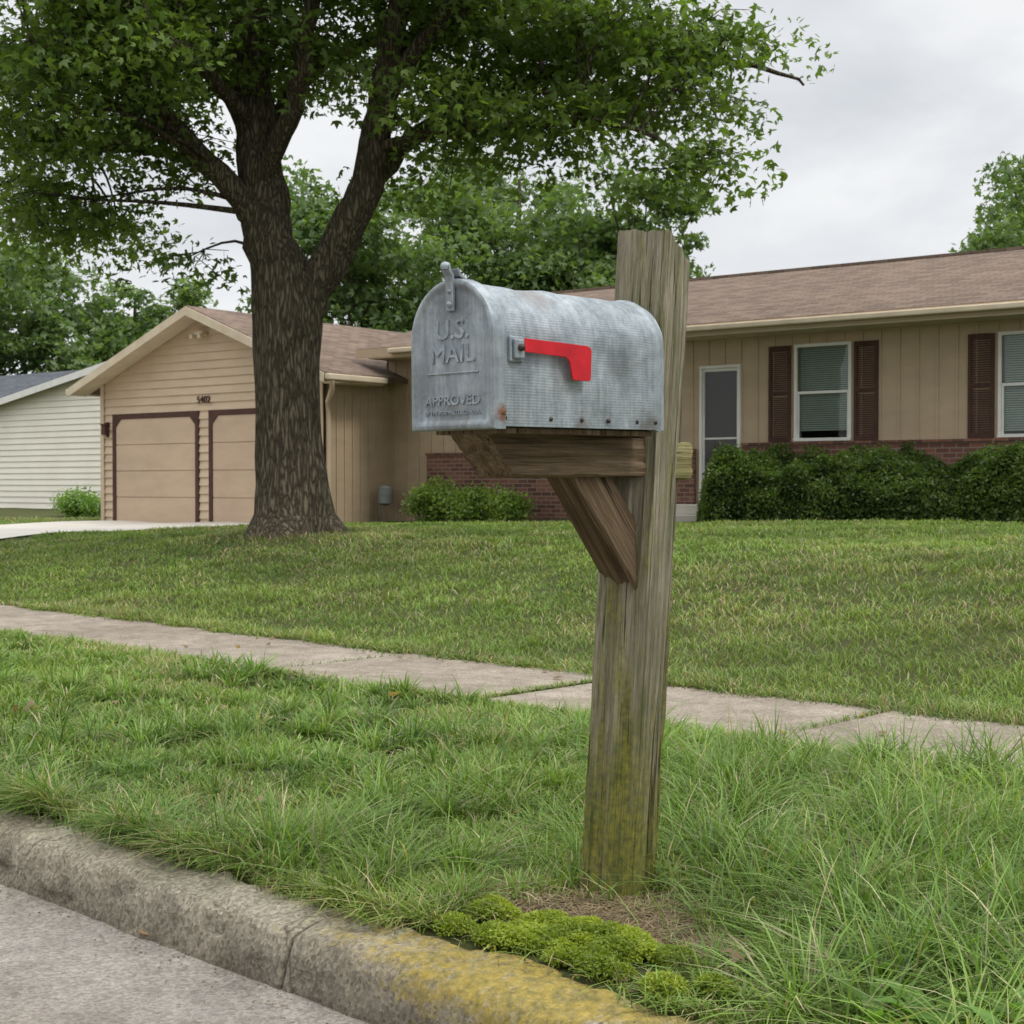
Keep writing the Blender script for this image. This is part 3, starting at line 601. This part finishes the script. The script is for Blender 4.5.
P=np.stack([s,hc+(yy-hc)*dp,.3+(zz-.3)*dp],1)
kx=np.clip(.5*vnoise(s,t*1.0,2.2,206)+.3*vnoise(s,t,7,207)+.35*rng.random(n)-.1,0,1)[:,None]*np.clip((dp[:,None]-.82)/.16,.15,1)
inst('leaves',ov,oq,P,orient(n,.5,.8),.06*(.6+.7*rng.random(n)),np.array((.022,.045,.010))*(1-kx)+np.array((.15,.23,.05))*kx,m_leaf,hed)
shrub('shrub',[(-17.2,20.6,.8,.5,.4,.35),(-16.4,20.6,.75,.5,.4,.3),(-15.6,20.6,.75,.45,.4,.3)],130,75,.2,.075,(.08,.14,.028),(.25,.35,.08))
shrub('shrub',[(-31.0,23.2,.62,.8,.5,.28)],60,60,.25,.1,(.08,.15,.03),(.2,.32,.08))
shrub('shrub',[(-35.1,21.6,1.3,.8,.7,.85)],110,70,.3,.1,(.03,.07,.018),(.11,.19,.05))
# ---------- grass
def grass(name,x,y,Ln,wd,lean,C,z0=None,ph=None,dark=.42):
    n=len(x); z=HH(x,y)-.004 if z0 is None else z0
    if ph is None: ph=rng.random(n)*2*np.pi
    ps=ph+np.pi/2+rng.normal(size=n)*.5
    lv=np.array([0,.38,.74,1.]); wf=np.array([1,.95,.65,.08])
    V=np.zeros((n,4,2,3))
    for i,(l,f_) in enumerate(zip(lv,wf)):
        px=x+np.cos(ph)*lean*Ln*l**1.8; py=y+np.sin(ph)*lean*Ln*l**1.8; pz=z+Ln*l*(1-.42*np.minimum(lean,1.8)*l)
        for j,sg in enumerate((-.5,.5)):
            V[:,i,j,0]=px+np.cos(ps)*wd*f_*sg; V[:,i,j,1]=py+np.sin(ps)*wd*f_*sg; V[:,i,j,2]=pz
    base=(np.arange(n)*8)[:,None,None]; Fq=np.array([(0,1,3,2),(2,3,5,4),(4,5,7,6)])[None]+base
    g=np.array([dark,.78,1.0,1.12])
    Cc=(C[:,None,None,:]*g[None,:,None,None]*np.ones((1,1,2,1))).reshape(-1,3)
    return mk(name,V.reshape(-1,3),Fq.reshape(-1,4),m_grass,col=Cc,smooth=True)
def gcol(x,y,straw,bright=1.0):
    n=len(x); k=np.clip(vnoise(x,y,.9,51)*.5+vnoise(x,y,4,52)*.35+rng.random(n)*.6-.2,0,1)[:,None]
    C=(np.array((.085,.162,.026))*(1-k)+np.array((.262,.355,.080))*k)*bright
    sm_=rng.random(n)<straw; C[sm_]=np.array((.48,.40,.23))*(.45+.7*rng.random((sm_.sum(),1)))
    return C
POST=(.285,3.93)
def bareness(s,t):
    return np.exp(-(((s+2.30)/.40)**2+((t-2.76)/.21)**2)**1.5)
def mossmask(s,t): return (np.abs(s+2.30)<.36+.06*np.sin(t*60))&(t<2.74)
def pathmask(x,y): return np.exp(-((x-POST[0])**2+(y-POST[1]+.10)**2)/(.17**2))
n=600000; s=-13+14.4*rng.random(n); t=2.36+2.83*rng.random(n); x,y=from_st(s,t); Zd=np.maximum(y,2)
dn=.22+.78*sm((vnoise(x,y,2.4,61)-.25)/.4)*(.3+.7*sm((vnoise(x,y,10,65)-.28)/.33))
bare=np.maximum(bareness(s,t),pathmask(x,y)*.95)
keep=(rng.random(n)<np.minimum(1,(4.0/Zd)**1.4)*dn*(1-.93*bare))&(y>1.5)&(np.hypot(x-.3,y-3.93)>.09)
edge=(t<2.43)|(t>5.13); keep&=(~edge)|(rng.random(n)<.35)
keep&=(~mossmask(s,t))|(rng.random(n)<.06)
x,y,s,t,Zd,bare=[a[keep] for a in (x,y,s,t,Zd,bare)]; n=len(x); print('verge',n)
Ln=(.03+.055*rng.random(n))*(.5+1.05*vnoise(x,y,3,63)); Ln*=1-.6*bare
Ln=np.where(t>5.0,Ln*.9,Ln)
z0=HH(x,y)-.004; z0=np.where(t<2.43,.0,z0); z0=np.where(t>5.13,.0,z0)
straw=.09+.42*sm((vnoise(x,y,1.3,64)-.50)/.22)+.35*bare
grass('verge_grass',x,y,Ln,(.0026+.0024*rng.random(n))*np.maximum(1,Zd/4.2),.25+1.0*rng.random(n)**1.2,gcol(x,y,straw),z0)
# tufts
nc=5000; cs=-12+13.2*rng.random(nc); ct=2.44+2.72*rng.random(nc); cx_,cy_=from_st(cs,ct)
reg=.25+1.05*sm((cs+4.6)/2.2)*sm((vnoise(cx_,cy_,.9,161)-.12)/.35)+.5*np.exp(-((ct-2.5)/.15)**2)+.45*(vnoise(cx_,cy_,1.5,162)>.64); reg=np.minimum(reg,1.35)
kp=(rng.random(nc)<np.minimum(1,(4.4/np.maximum(cy_,2))**1.1)*(.3+.7*reg))&(cy_>1.6)&(bareness(cs,ct)<.40)&(pathmask(cx_,cy_)<.35)&(~mossmask(cs,ct))
cx_,cy_,cs,ct,reg=[a[kp] for a in (cx_,cy_,cs,ct,reg)]; nc=len(cx_); cl_=(.06+.165*reg*rng.random(nc)**1.0); cl_*=np.where(pathmask(cx_,cy_-.1)>.1,.6,1); cl_*=np.where((np.abs(cs+2.3)<.6)&(ct<2.95),.55,1); nbld=(22+36*rng.random(nc)).astype(int)
idx=np.repeat(np.arange(nc),nbld); n=len(idx); a=rng.random(n)*2*np.pi; rr=.028*np.sqrt(rng.random(n))*(1+cl_[idx]*4)
x=cx_[idx]+np.cos(a)*rr; y=cy_[idx]+np.sin(a)*rr; ph=a+rng.normal(size=n)*.6
cc_=rng.random(nc)[idx]; C=gcol(x,y,.04+.12*cc_,1.0)*(.58+.66*cc_)[:,None]; C[:,0]*=.92
z0=HH(x,y)-.004; s,t=to_st(x,y); z0=np.where((t<2.43)|(t>5.13),.0,z0)
print('tufts',n)
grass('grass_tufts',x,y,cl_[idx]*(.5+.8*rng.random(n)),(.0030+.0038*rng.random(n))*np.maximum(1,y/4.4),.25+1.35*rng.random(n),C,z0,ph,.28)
n=800; a=rng.random(n)*2*np.pi; rr=.10+.09*rng.random(n); x=POST[0]+np.cos(a)*rr; y=POST[1]+np.sin(a)*rr; kp=(np.sin(a)>-.2)|(rng.random(n)<.10); x=x[kp];y=y[kp]; n=len(x)
grass('post_grass',x,y,.05+.13*rng.random(n)**2,.003+.003*rng.random(n),.3+.8*rng.random(n),gcol(x,y,.15))
# lawn
n=440000; a=-.62+1.24*rng.random(n); u=rng.random(n); p=.5; Zd=(5.6**p+u*(34**p-5.6**p))**(1/p); x=a*Zd; y=Zd
s,t=to_st(x,y); hs,ht=to_ho(x,y)
thin=.5+.5*sm((vnoise(x,y,3.,75)-.2)/.35)
fx_=.03*(vnoise(s,t*0,4,77)-.5)*2
keep=(t>6.33+fx_)&~((hs>-25.35)&(hs<-19.45)&(ht<19.6))&~((hs>gx0-.1)&(ht>gy-.03))&~((hs>-19)&(ht>my-.1))&(np.hypot(x-TREE[0],y-TREE[1])>.6)&(rng.random(n)<thin)
x,y,s,t,Zd=[q_[keep] for q_ in (x,y,s,t,Zd)]; n=len(x); print('lawn',n)
z0=HH(x,y)-.004; z0=np.where(t<6.4,.01,z0)
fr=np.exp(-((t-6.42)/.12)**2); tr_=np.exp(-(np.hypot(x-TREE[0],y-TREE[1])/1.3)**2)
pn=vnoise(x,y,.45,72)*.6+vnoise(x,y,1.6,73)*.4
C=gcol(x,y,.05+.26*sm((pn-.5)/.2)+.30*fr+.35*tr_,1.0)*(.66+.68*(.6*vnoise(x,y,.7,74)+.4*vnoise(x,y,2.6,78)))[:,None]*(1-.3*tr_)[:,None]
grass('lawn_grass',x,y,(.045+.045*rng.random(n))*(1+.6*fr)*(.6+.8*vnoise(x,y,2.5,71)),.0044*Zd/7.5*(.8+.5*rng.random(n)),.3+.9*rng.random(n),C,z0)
# joint grass and creep
js=[];jt=[]
for jx,nn in ((-5.28,520),(-3.56,160),(-7.0,80)):
    tt=5.13+1.26*rng.random(nn)**(.6 if jx==-3.56 else 1); js.append(jx+rng.normal(size=nn)*.016); jt.append(tt)
s=np.concatenate(js);t=np.concatenate(jt);x,y=from_st(s,t); grass('joint_grass',x,y,.025+.04*rng.random(len(x)),np.full(len(x),.006),.4+1.0*rng.random(len(x)),gcol(x,y,.1),np.zeros(len(x)))
n=14000; cs=-12+13*rng.random(170); ex=.03+.05*rng.random(170); i=rng.integers(0,170,n); s=cs[i]+rng.normal(size=n)*.09; t=np.where(i%2==0,5.12+np.abs(rng.normal(size=n))*ex[i],6.40-np.abs(rng.normal(size=n))*ex[i]); x,y=from_st(s,t)
grass('edge_grass',x,y,.03+.05*rng.random(n),.0035*np.maximum(1,y/4.4),.5+1.1*rng.random(n),gcol(x,y,.25),np.full(n,.006))
n=520; s=-4.4+4.9*rng.random(n); t=2.6+2.5*rng.random(n); x,y=from_st(s,t); kp=np.hypot(x-.3,y-3.8)>.42; x=x[kp];y=y[kp];n=len(x); grass('grass_stalks',x,y,.18+.2*rng.random(n),np.full(n,.0034),.2+.9*rng.random(n),gcol(x,y,.25))
n=17000; cs=-11+11.8*rng.random(110); cL=.35+1.25*rng.random(110)**1.6; i=rng.integers(0,110,n); s=cs[i]+rng.normal(size=n)*.06; t=2.42+rng.random(n)*.07; kp=(~mossmask(s,t))|(rng.random(n)<.05); s=s[kp];t=t[kp];i=i[kp];n=len(s); x,y=from_st(s,t)
ph=np.where(rng.random(n)<.65,math.atan2(-.723,-.691)+rng.normal(size=n)*.9,rng.random(n)*6.28)
grass('kerb_tufts',x,y,(.05+.13*rng.random(n))*cL[i],(.0028+.0024*rng.random(n))*np.maximum(1,y/4.2),.5+1.3*rng.random(n),gcol(x,y,.22),np.zeros(n),ph,.35)
# moss cushions
n=60000; K_=70; cm=np.stack([rng.normal(size=K_)*.16-2.28,2.47+.22*rng.random(K_)**1.1],1); cr_=.022+.03*rng.random(K_); i=rng.integers(0,K_,n); a=rng.random(n)*6.28; r_=np.sqrt(rng.random(n)); s=cm[i,0]+np.cos(a)*r_*cr_[i]*1.3; t=np.maximum(cm[i,1]+np.sin(a)*r_*cr_[i],2.36); x,y=from_st(s,t)
z=.006+cr_[i]*.9*np.sqrt(np.maximum(0,1-r_**2))+.004*rng.random(n)
kk_=np.clip(rng.random((n,1))*.4+.6*rng.random(K_)[i][:,None],0,1); inst('moss',ov,oq,np.stack([x,y,z],1),orient(n,1,.8),.008*(.6+rng.random(n)),np.array((.10,.15,.018))*(1-kk_)+np.array((.36,.42,.05))*kk_,m_leaf)
def weed(px,py,nl,size):
    P=[];Rm=[]
    for i in range(nl):
        a=2*math.pi*i/nl+rng.random()*.4; el=.25+.7*rng.random(); d=Vector((math.cos(a)*math.cos(el),math.sin(a)*math.cos(el),math.sin(el))); sd_=Vector((-math.sin(a),math.cos(a),0)); nn=sd_.cross(d)*-1
        P.append((px,py,H1(px,py)+.04)); Rm.append(np.array([sd_,d,nn]).T)
    tv=[(0,0,0),(.05,.15,.01),(.13,.42,.02),(.11,.72,0),(0,1,-.18),(-.11,.72,0),(-.13,.42,.02),(-.05,.15,.01),(0,.42,-.02),(0,.72,-.04)]
    return inst('broadleaf_weed',tv,[(0,1,2,8),(0,8,6,7),(8,2,3,9),(6,8,9,5),(9,3,4,5)],np.array(P),np.array(Rm),size*(.6+.6*rng.random(nl)),np.array((.11,.21,.038))*(.7+.6*rng.random((nl,1))),m_leaf)
for (s_,t_,nl,sz) in ((-1.45,2.55,13,.14),(-1.22,2.72,12,.13),(-1.6,2.8,9,.11),(-1.35,2.62,8,.15),(-1.15,2.55,10,.13)):
    px,py=from_st(s_,t_); weed(px,py,nl,sz)
n=44; s=np.concatenate([[-6.3,-6.2,-6.35,-6.25,-6.4,-6.28,-3.9,-3.2],-9+9*rng.random(n-8)]); t=np.concatenate([[3.35,3.42,3.3,3.36,3.4,3.38,2.9,5.7],2.0+4.6*rng.random(n-8)]); x,y=from_st(s,t); z=np.where((t>2.43)&(t<5.13),.075,np.where(t<2.2,-.13,.03))
inst('fallen_leaves',mv,mq,np.stack([x,y,z],1),orient(n,1,.5),np.full(n,.055)*(.5+.7*rng.random(n)),np.array((.26,.18,.10))*(.7+.6*rng.random((n,1))),m_leaf)
for (s0,t0,nn,a1,a2) in ((-4.9,1.72,1300,.13,.05),(-4.2,1.42,900,.14,.05),(-3.85,1.22,500,.1,.05)):
    s=s0+rng.normal(size=nn)*a1; t=t0+rng.normal(size=nn)*a2; x,y=from_st(s,t); grass('gutter_weeds',x,y,.015+.035*rng.random(nn),np.full(nn,.004),.8+rng.random(nn),gcol(x,y,.35),np.full(nn,-.14))
n=1800; s=-7+8*rng.random(n); t=2.19-np.abs(rng.normal(size=n))*.07; x,y=from_st(s,t); kx=rng.random((n,1))
inst('gutter_debris',ov,oq,np.stack([x,y,np.full(n,-.145)],1),orient(n,1,.4),.009*(.4+rng.random(n)),np.array((.16,.12,.08))*(.6+1.0*kx),m_leaf)
n=6000; s=-2.36+rng.normal(size=n)*.34; t=2.88+rng.normal(size=n)*.13; x,y=from_st(s,t); kp=(t>2.68)&(np.hypot(x-POST[0],y-POST[1])>.10); x=x[kp];y=y[kp];n=len(x)
C=np.array((.36,.28,.17))*(.3+.9*rng.random((n,1))); grass('dead_thatch',x,y,.02+.035*rng.random(n),.002+.002*rng.random(n),1.5+.8*rng.random(n),C,HH(x,y)+.006)
sp=[(math.cos(a)*(.42+.05*math.sin(a*5)),math.sin(a)*(.34+.04*math.cos(a*3)),-.01) for a in np.linspace(0,2*math.pi,40,endpoint=False)]
o_=pm('soil_patch',[(0,0,.010)]+sp,[(0,i+1,(i+1)%40+1) for i in range(40)],m_soil,smooth=True); o_.location=(*from_st(-2.36,2.80),.004); o_.rotation_euler=(0,0,ST)
# ---------- mailbox post
def timber(name,w_,d,Lh,mat,parent,mtx,seed,s0=(0,0),s1=(0,0),rings=120,pp=13,amp=.0025,cracks=7):
    r=np.random.default_rng(seed); per=[]; cn=[]
    rad=.004
    for (ax,ay,bx,by) in ((-1,-1,1,-1),(1,-1,1,1),(1,1,-1,1),(-1,1,-1,-1)):
        for i in range(pp):
            f_=i/(pp-1); P=np.array([ax+(bx-ax)*f_,ay+(by-ay)*f_])*np.array([w_/2,d/2])
            dr_=np.array([bx-ax,by-ay])/2
            if i==0: P=P+dr_*rad
            if i==pp-1: P=P-dr_*rad
            per.append(P); cn.append(np.array([dr_[1],-dr_[0]]))
    per=np.array(per); nrm=np.array(cn); n=len(per)
    cr=[(r.random()*n,r.random()*1.2-.1,.25+.7*r.random(),.004+.009*r.random(),.5+.35*r.random()) for _ in range(cracks)]
    V=[]
    for i in range(rings):
        f_=i/(rings-1); z=f_*Lh
        for j in range(n):
            p=per[j].copy(); dsp=(vnoise(j*.8,z*2.2,1,seed)-.5)*amp*2+(vnoise(j*.15,z*9,1,seed+1)-.5)*amp
            jj=j%pp
            if jj in (0,pp-1): dsp-=max(0,vnoise((j+1)//pp*7.0,z*7,1,seed+7)-.6)*.02
            for (pj,zc_,zl,dp,wj) in cr:
                dj=abs((j-pj-(vnoise(z*3,pj,1,seed+2)-.5)*1.5+n/2)%n-n/2)
                wgt=max(0,1-abs(f_-zc_)/zl)
                if wgt>0 and dj<3: dsp-=dp*min(1,wgt*2)*math.exp(-(dj/wj)**2)
            p=p+nrm[j]*dsp
            zz=z+(1-f_)*(s0[0]*p[0]+s0[1]*p[1])+f_*(s1[0]*p[0]+s1[1]*p[1])+((vnoise(j*.9,0.,1,seed+5)-.5)*.010 if i in(0,rings-1) else 0)
            V.append((p[0],p[1],zz))
    F=[(i*n+j,i*n+(j+1)%n,(i+1)*n+(j+1)%n,(i+1)*n+j) for i in range(rings-1) for j in range(n)]
    F.append(tuple(range(n))[::-1]); F.append(tuple((rings-1)*n+j for j in range(n)))
    me=bpy.data.meshes.new(name); me.from_pydata(V,[],F); me.update()
    for p in me.polygons: p.use_smooth=len(p.vertices)==4
    me.materials.append(mat); o=link(bpy.data.objects.new(name,me),parent); o.matrix_local=mtx
    e=o.modifiers.new('e','EDGE_SPLIT'); e.split_angle=math.radians(38)
    return o
post=empty('mailbox_post',(.285,3.93,0),ST)
lean=Matrix.Rotation(math.radians(3.2),4,Vector((-.691,.723,0)))
timber('post',.153,.153,1.835,m_post,post,lean@Matrix.Rotation(math.radians(14),4,'Z')@Matrix.Translation((0,0,-.1)),101,(0,0),(-.02,-.46),rings=200,pp=22,amp=.004,cracks=24)
sh=Vector((.052,.048,0))
am=Matrix(((1,0,0,sh.x-.008),(0,0,-1,sh.y-.0),(0,1,0,1.174),(0,0,0,1)))
timber('arm',.125,.108,.61,m_arm,post,am,202,(0,0),(0,.95),rings=70,pp=14,amp=.003,cracks=9)
am2=Matrix(((1,0,0,sh.x+.0),(0,0,1,sh.y+.04),(0,-1,0,1.165),(0,0,0,1)))
timber('arm_stub',.12,.10,.09,m_stub,post,am2,203,rings=10,pp=10,amp=.003,cracks=4)
ang=math.radians(50); dv=Vector((0,-math.cos(ang),math.sin(ang))); yv=dv.cross(Vector((1,0,0)))
br=Matrix(((1,0,0,sh.x-.014),(0,yv.y,dv.y,sh.y-.02),(0,yv.z,dv.z,.845),(0,0,0,1)))
timber('brace',.1,.115,.41,m_brace,post,br,204,(0,0),(0,-math.tan(math.radians(40))),rings=60,pp=14,amp=.003,cracks=9)
# ---------- mailbox
fx,fy=.365-.752*.691+.018,3.93-.752*.723
mb=empty('mailbox',(fx,fy,1.23),ST); mb.rotation_euler=(math.radians(.6),0,ST)
Wm,Hm,Lm=.27,.342,.63; rA=Wm/2; vs=Hm-rA
def profile(ins,nb_=10,na=36):
    r=rA-ins; P=[]; zb=ins
    for i in range(8): P.append((-r+2*r*i/8,zb))
    for i in range(nb_): P.append((r,zb+(vs-zb)*i/nb_))
    for i in range(na): th=math.pi*i/na; P.append((r*math.cos(th),vs+r*math.sin(th)))
    for i in range(nb_): P.append((-r,vs-(vs-zb)*i/nb_))
    return P
def loft(name,loops,mat,parent,cap0=True,cap1=True,arc=False,dent=0):
    V=[];A=[]
    for (y_,ins) in loops:
        P=profile(ins); ac=0; pr=P[0]
        for i,(a,c) in enumerate(P):
            ac+=math.hypot(a-pr[0],c-pr[1]); pr=(a,c); A.append(ac)
            dd=dent*(vnoise(i*.22,y_*9,1,91)-.5)+dent*.5*(vnoise(i*.5,y_*22,1,92)-.5) if 0<ins<.004 else 0
            if dent and 0<ins<.004: dd-=.045*math.exp(-(((a-.03)/.05)**2+((y_-.2)/.05)**2))*(c>.25)+.03*math.exp(-(((c-.12)/.04)**2+((y_-.46)/.06)**2))*(a>.1)
            V.append((a*(1+dd),y_,c*(1+dd*.35) if c>.02 else c))
    n=len(profile(0)); m_=len(loops)
    F=[(i*n+j,(i+1)*n+j,(i+1)*n+(j+1)%n,i*n+(j+1)%n) for i in range(m_-1) for j in range(n)]
    if cap0: F.append(tuple(range(n)))
    if cap1: F.append(tuple((m_-1)*n+j for j in range(n))[::-1])
    me=bpy.data.meshes.new(name); me.from_pydata(V,[],F); me.update()
    if arc:
        at=me.attributes.new('arc','FLOAT','POINT'); at.data.foreach_set('value',np.array(A,np.float32))
    for p in me.polygons: p.use_smooth=len(p.vertices)==4
    me.materials.append(mat); o=link(bpy.data.objects.new(name,me),parent)
    e=o.modifiers.new('e','EDGE_SPLIT'); e.split_angle=math.radians(40)
    return o
loops=[(.012,.004)]+[(y_,.003) for y_ in np.linspace(.02,.585,40)]+[(.592,.0),(.600,-.0015),(.607,.001),(.612,.003),(.620,.003),(.625,.006),(.621,.014)]
loft('body',loops,m_galv,mb,arc=True,dent=.05)
loft('door',[(.034,-.0015),(.033,-.0035),(.003,-.0035),(-.003,-.001),(-.0055,.004),(-.0055,.010),(-.001,.016),(.001,.021),(.001,.03)],m_galvd,mb)
fyy=.0005
text('us_text','U.S.',.062,(0,fyy,.226),m_galvt,mb,.0024,sx=1.15,bev=.0007)
text('mail_text','MAIL',.058,(0,fyy,.170),m_galvt,mb,.0024,sx=1.15,bev=.0007)
text('approved_text','APPROVED',.032,(0,fyy,.064),m_galvt,mb,.0020,sx=1.15,bev=.0004)
text('approved_text_2','BY THE POSTMASTER GENERAL',.0130,(0,fyy,.036),m_galvt,mb,.0016,sx=1.0,bev=.0002)
box('door_rib',mb,-.085,.085,-.0025,.0012,.126,.130,m_galvd,.001)
pm('latch',[(a,y_,z_) for (y_,z_) in ((-.006,.27),(-.0075,.335),(-.010,.35),(-.018,.360),(-.021,.372),(-.017,.373),(-.014,.363),(-.006,.354),(-.003,.335),(-.0035,.27)) for a in (-.013,.013)],
   [(2*i,2*i+1,(2*i+3)%20,(2*i+2)%20) for i in range(10)]+[tuple(range(0,20,2))[::-1],tuple(range(1,20,2))],m_galvt,mb,bevel=.001)
pm('latch_catch',[(a,y_,z_) for (y_,z_) in ((.05,.340),(.02,.342),(.004,.350),(-.002,.366),(.0,.367),(.007,.353),(.021,.345),(.05,.343)) for a in (-.024,.024)],
   [(2*i,2*i+1,(2*i+3)%16,(2*i+2)%16) for i in range(8)]+[tuple(range(0,16,2))[::-1],tuple(range(1,16,2))],m_galvt,mb,bevel=.001)
tubes('latch_knob',[tube([(0,-.019,.364),(0,-.019,.371),(0,-.019,.379),(0,-.019,.382)],[.010,.0125,.010,.002],12),tube([(0,-.002,.285),(0,-.011,.285),(0,-.0125,.285)],[.008,.007,.001],12),tube([(0,-.002,.315),(0,-.010,.315),(0,-.011,.315)],[.005,.005,.001],10)],m_galvt,mb)
sx_=rA
boxes('flag_bracket',mb,[(sx_-.004,sx_+.008,.045,.09,.148,.208),(sx_+.008,sx_+.018,.051,.084,.155,.201)],m_galvt,.004)
tubes('flag_pivot',[tube([(sx_+.016,.068,.181),(sx_+.026,.068,.181),(sx_+.028,.068,.181)],[.009,.008,.001],12)],m_bolt,mb)
fp=[(.082,.203),(.31,.1975),(.325,.194),(.330,.186),(.326,.119),(.321,.114),(.262,.114),(.256,.119),(.247,.154),(.24,.162),(.23,.167),(.082,.172)]
fp=[(a*.94+.004,c) for a,c in fp]
n=len(fp); V=[(sx_+.016,a,c) for a,c in fp]+[(sx_+.0195,a,c) for a,c in fp]
pm('flag',V,[tuple(range(n)),tuple(range(2*n-1,n-1,-1))]+[(i,i+n,(i+1)%n+n,(i+1)%n) for i in range(n)],m_red,mb,bevel=.0008)
bt=[]
for y_ in (.035,.19,.30,.40,.51,.585): bt.append(tube([(sx_-.004,y_,.022),(sx_+.001,y_,.022),(sx_+.003,y_,.022)],[.0058,.0052,.001],10))
tubes('bolts',bt,m_bolt,mb)
tubes('rust_spot',[tube([(sx_-.0042,.026,.035),(sx_+.0040,.026,.035),(sx_+.0045,.026,.035)],[.010,.008,.001],14)],m_rust,mb)
boxes('mounting_board',mb,[(-.11,.11,.05,.60,-.012,.001)],m_arm,.002)
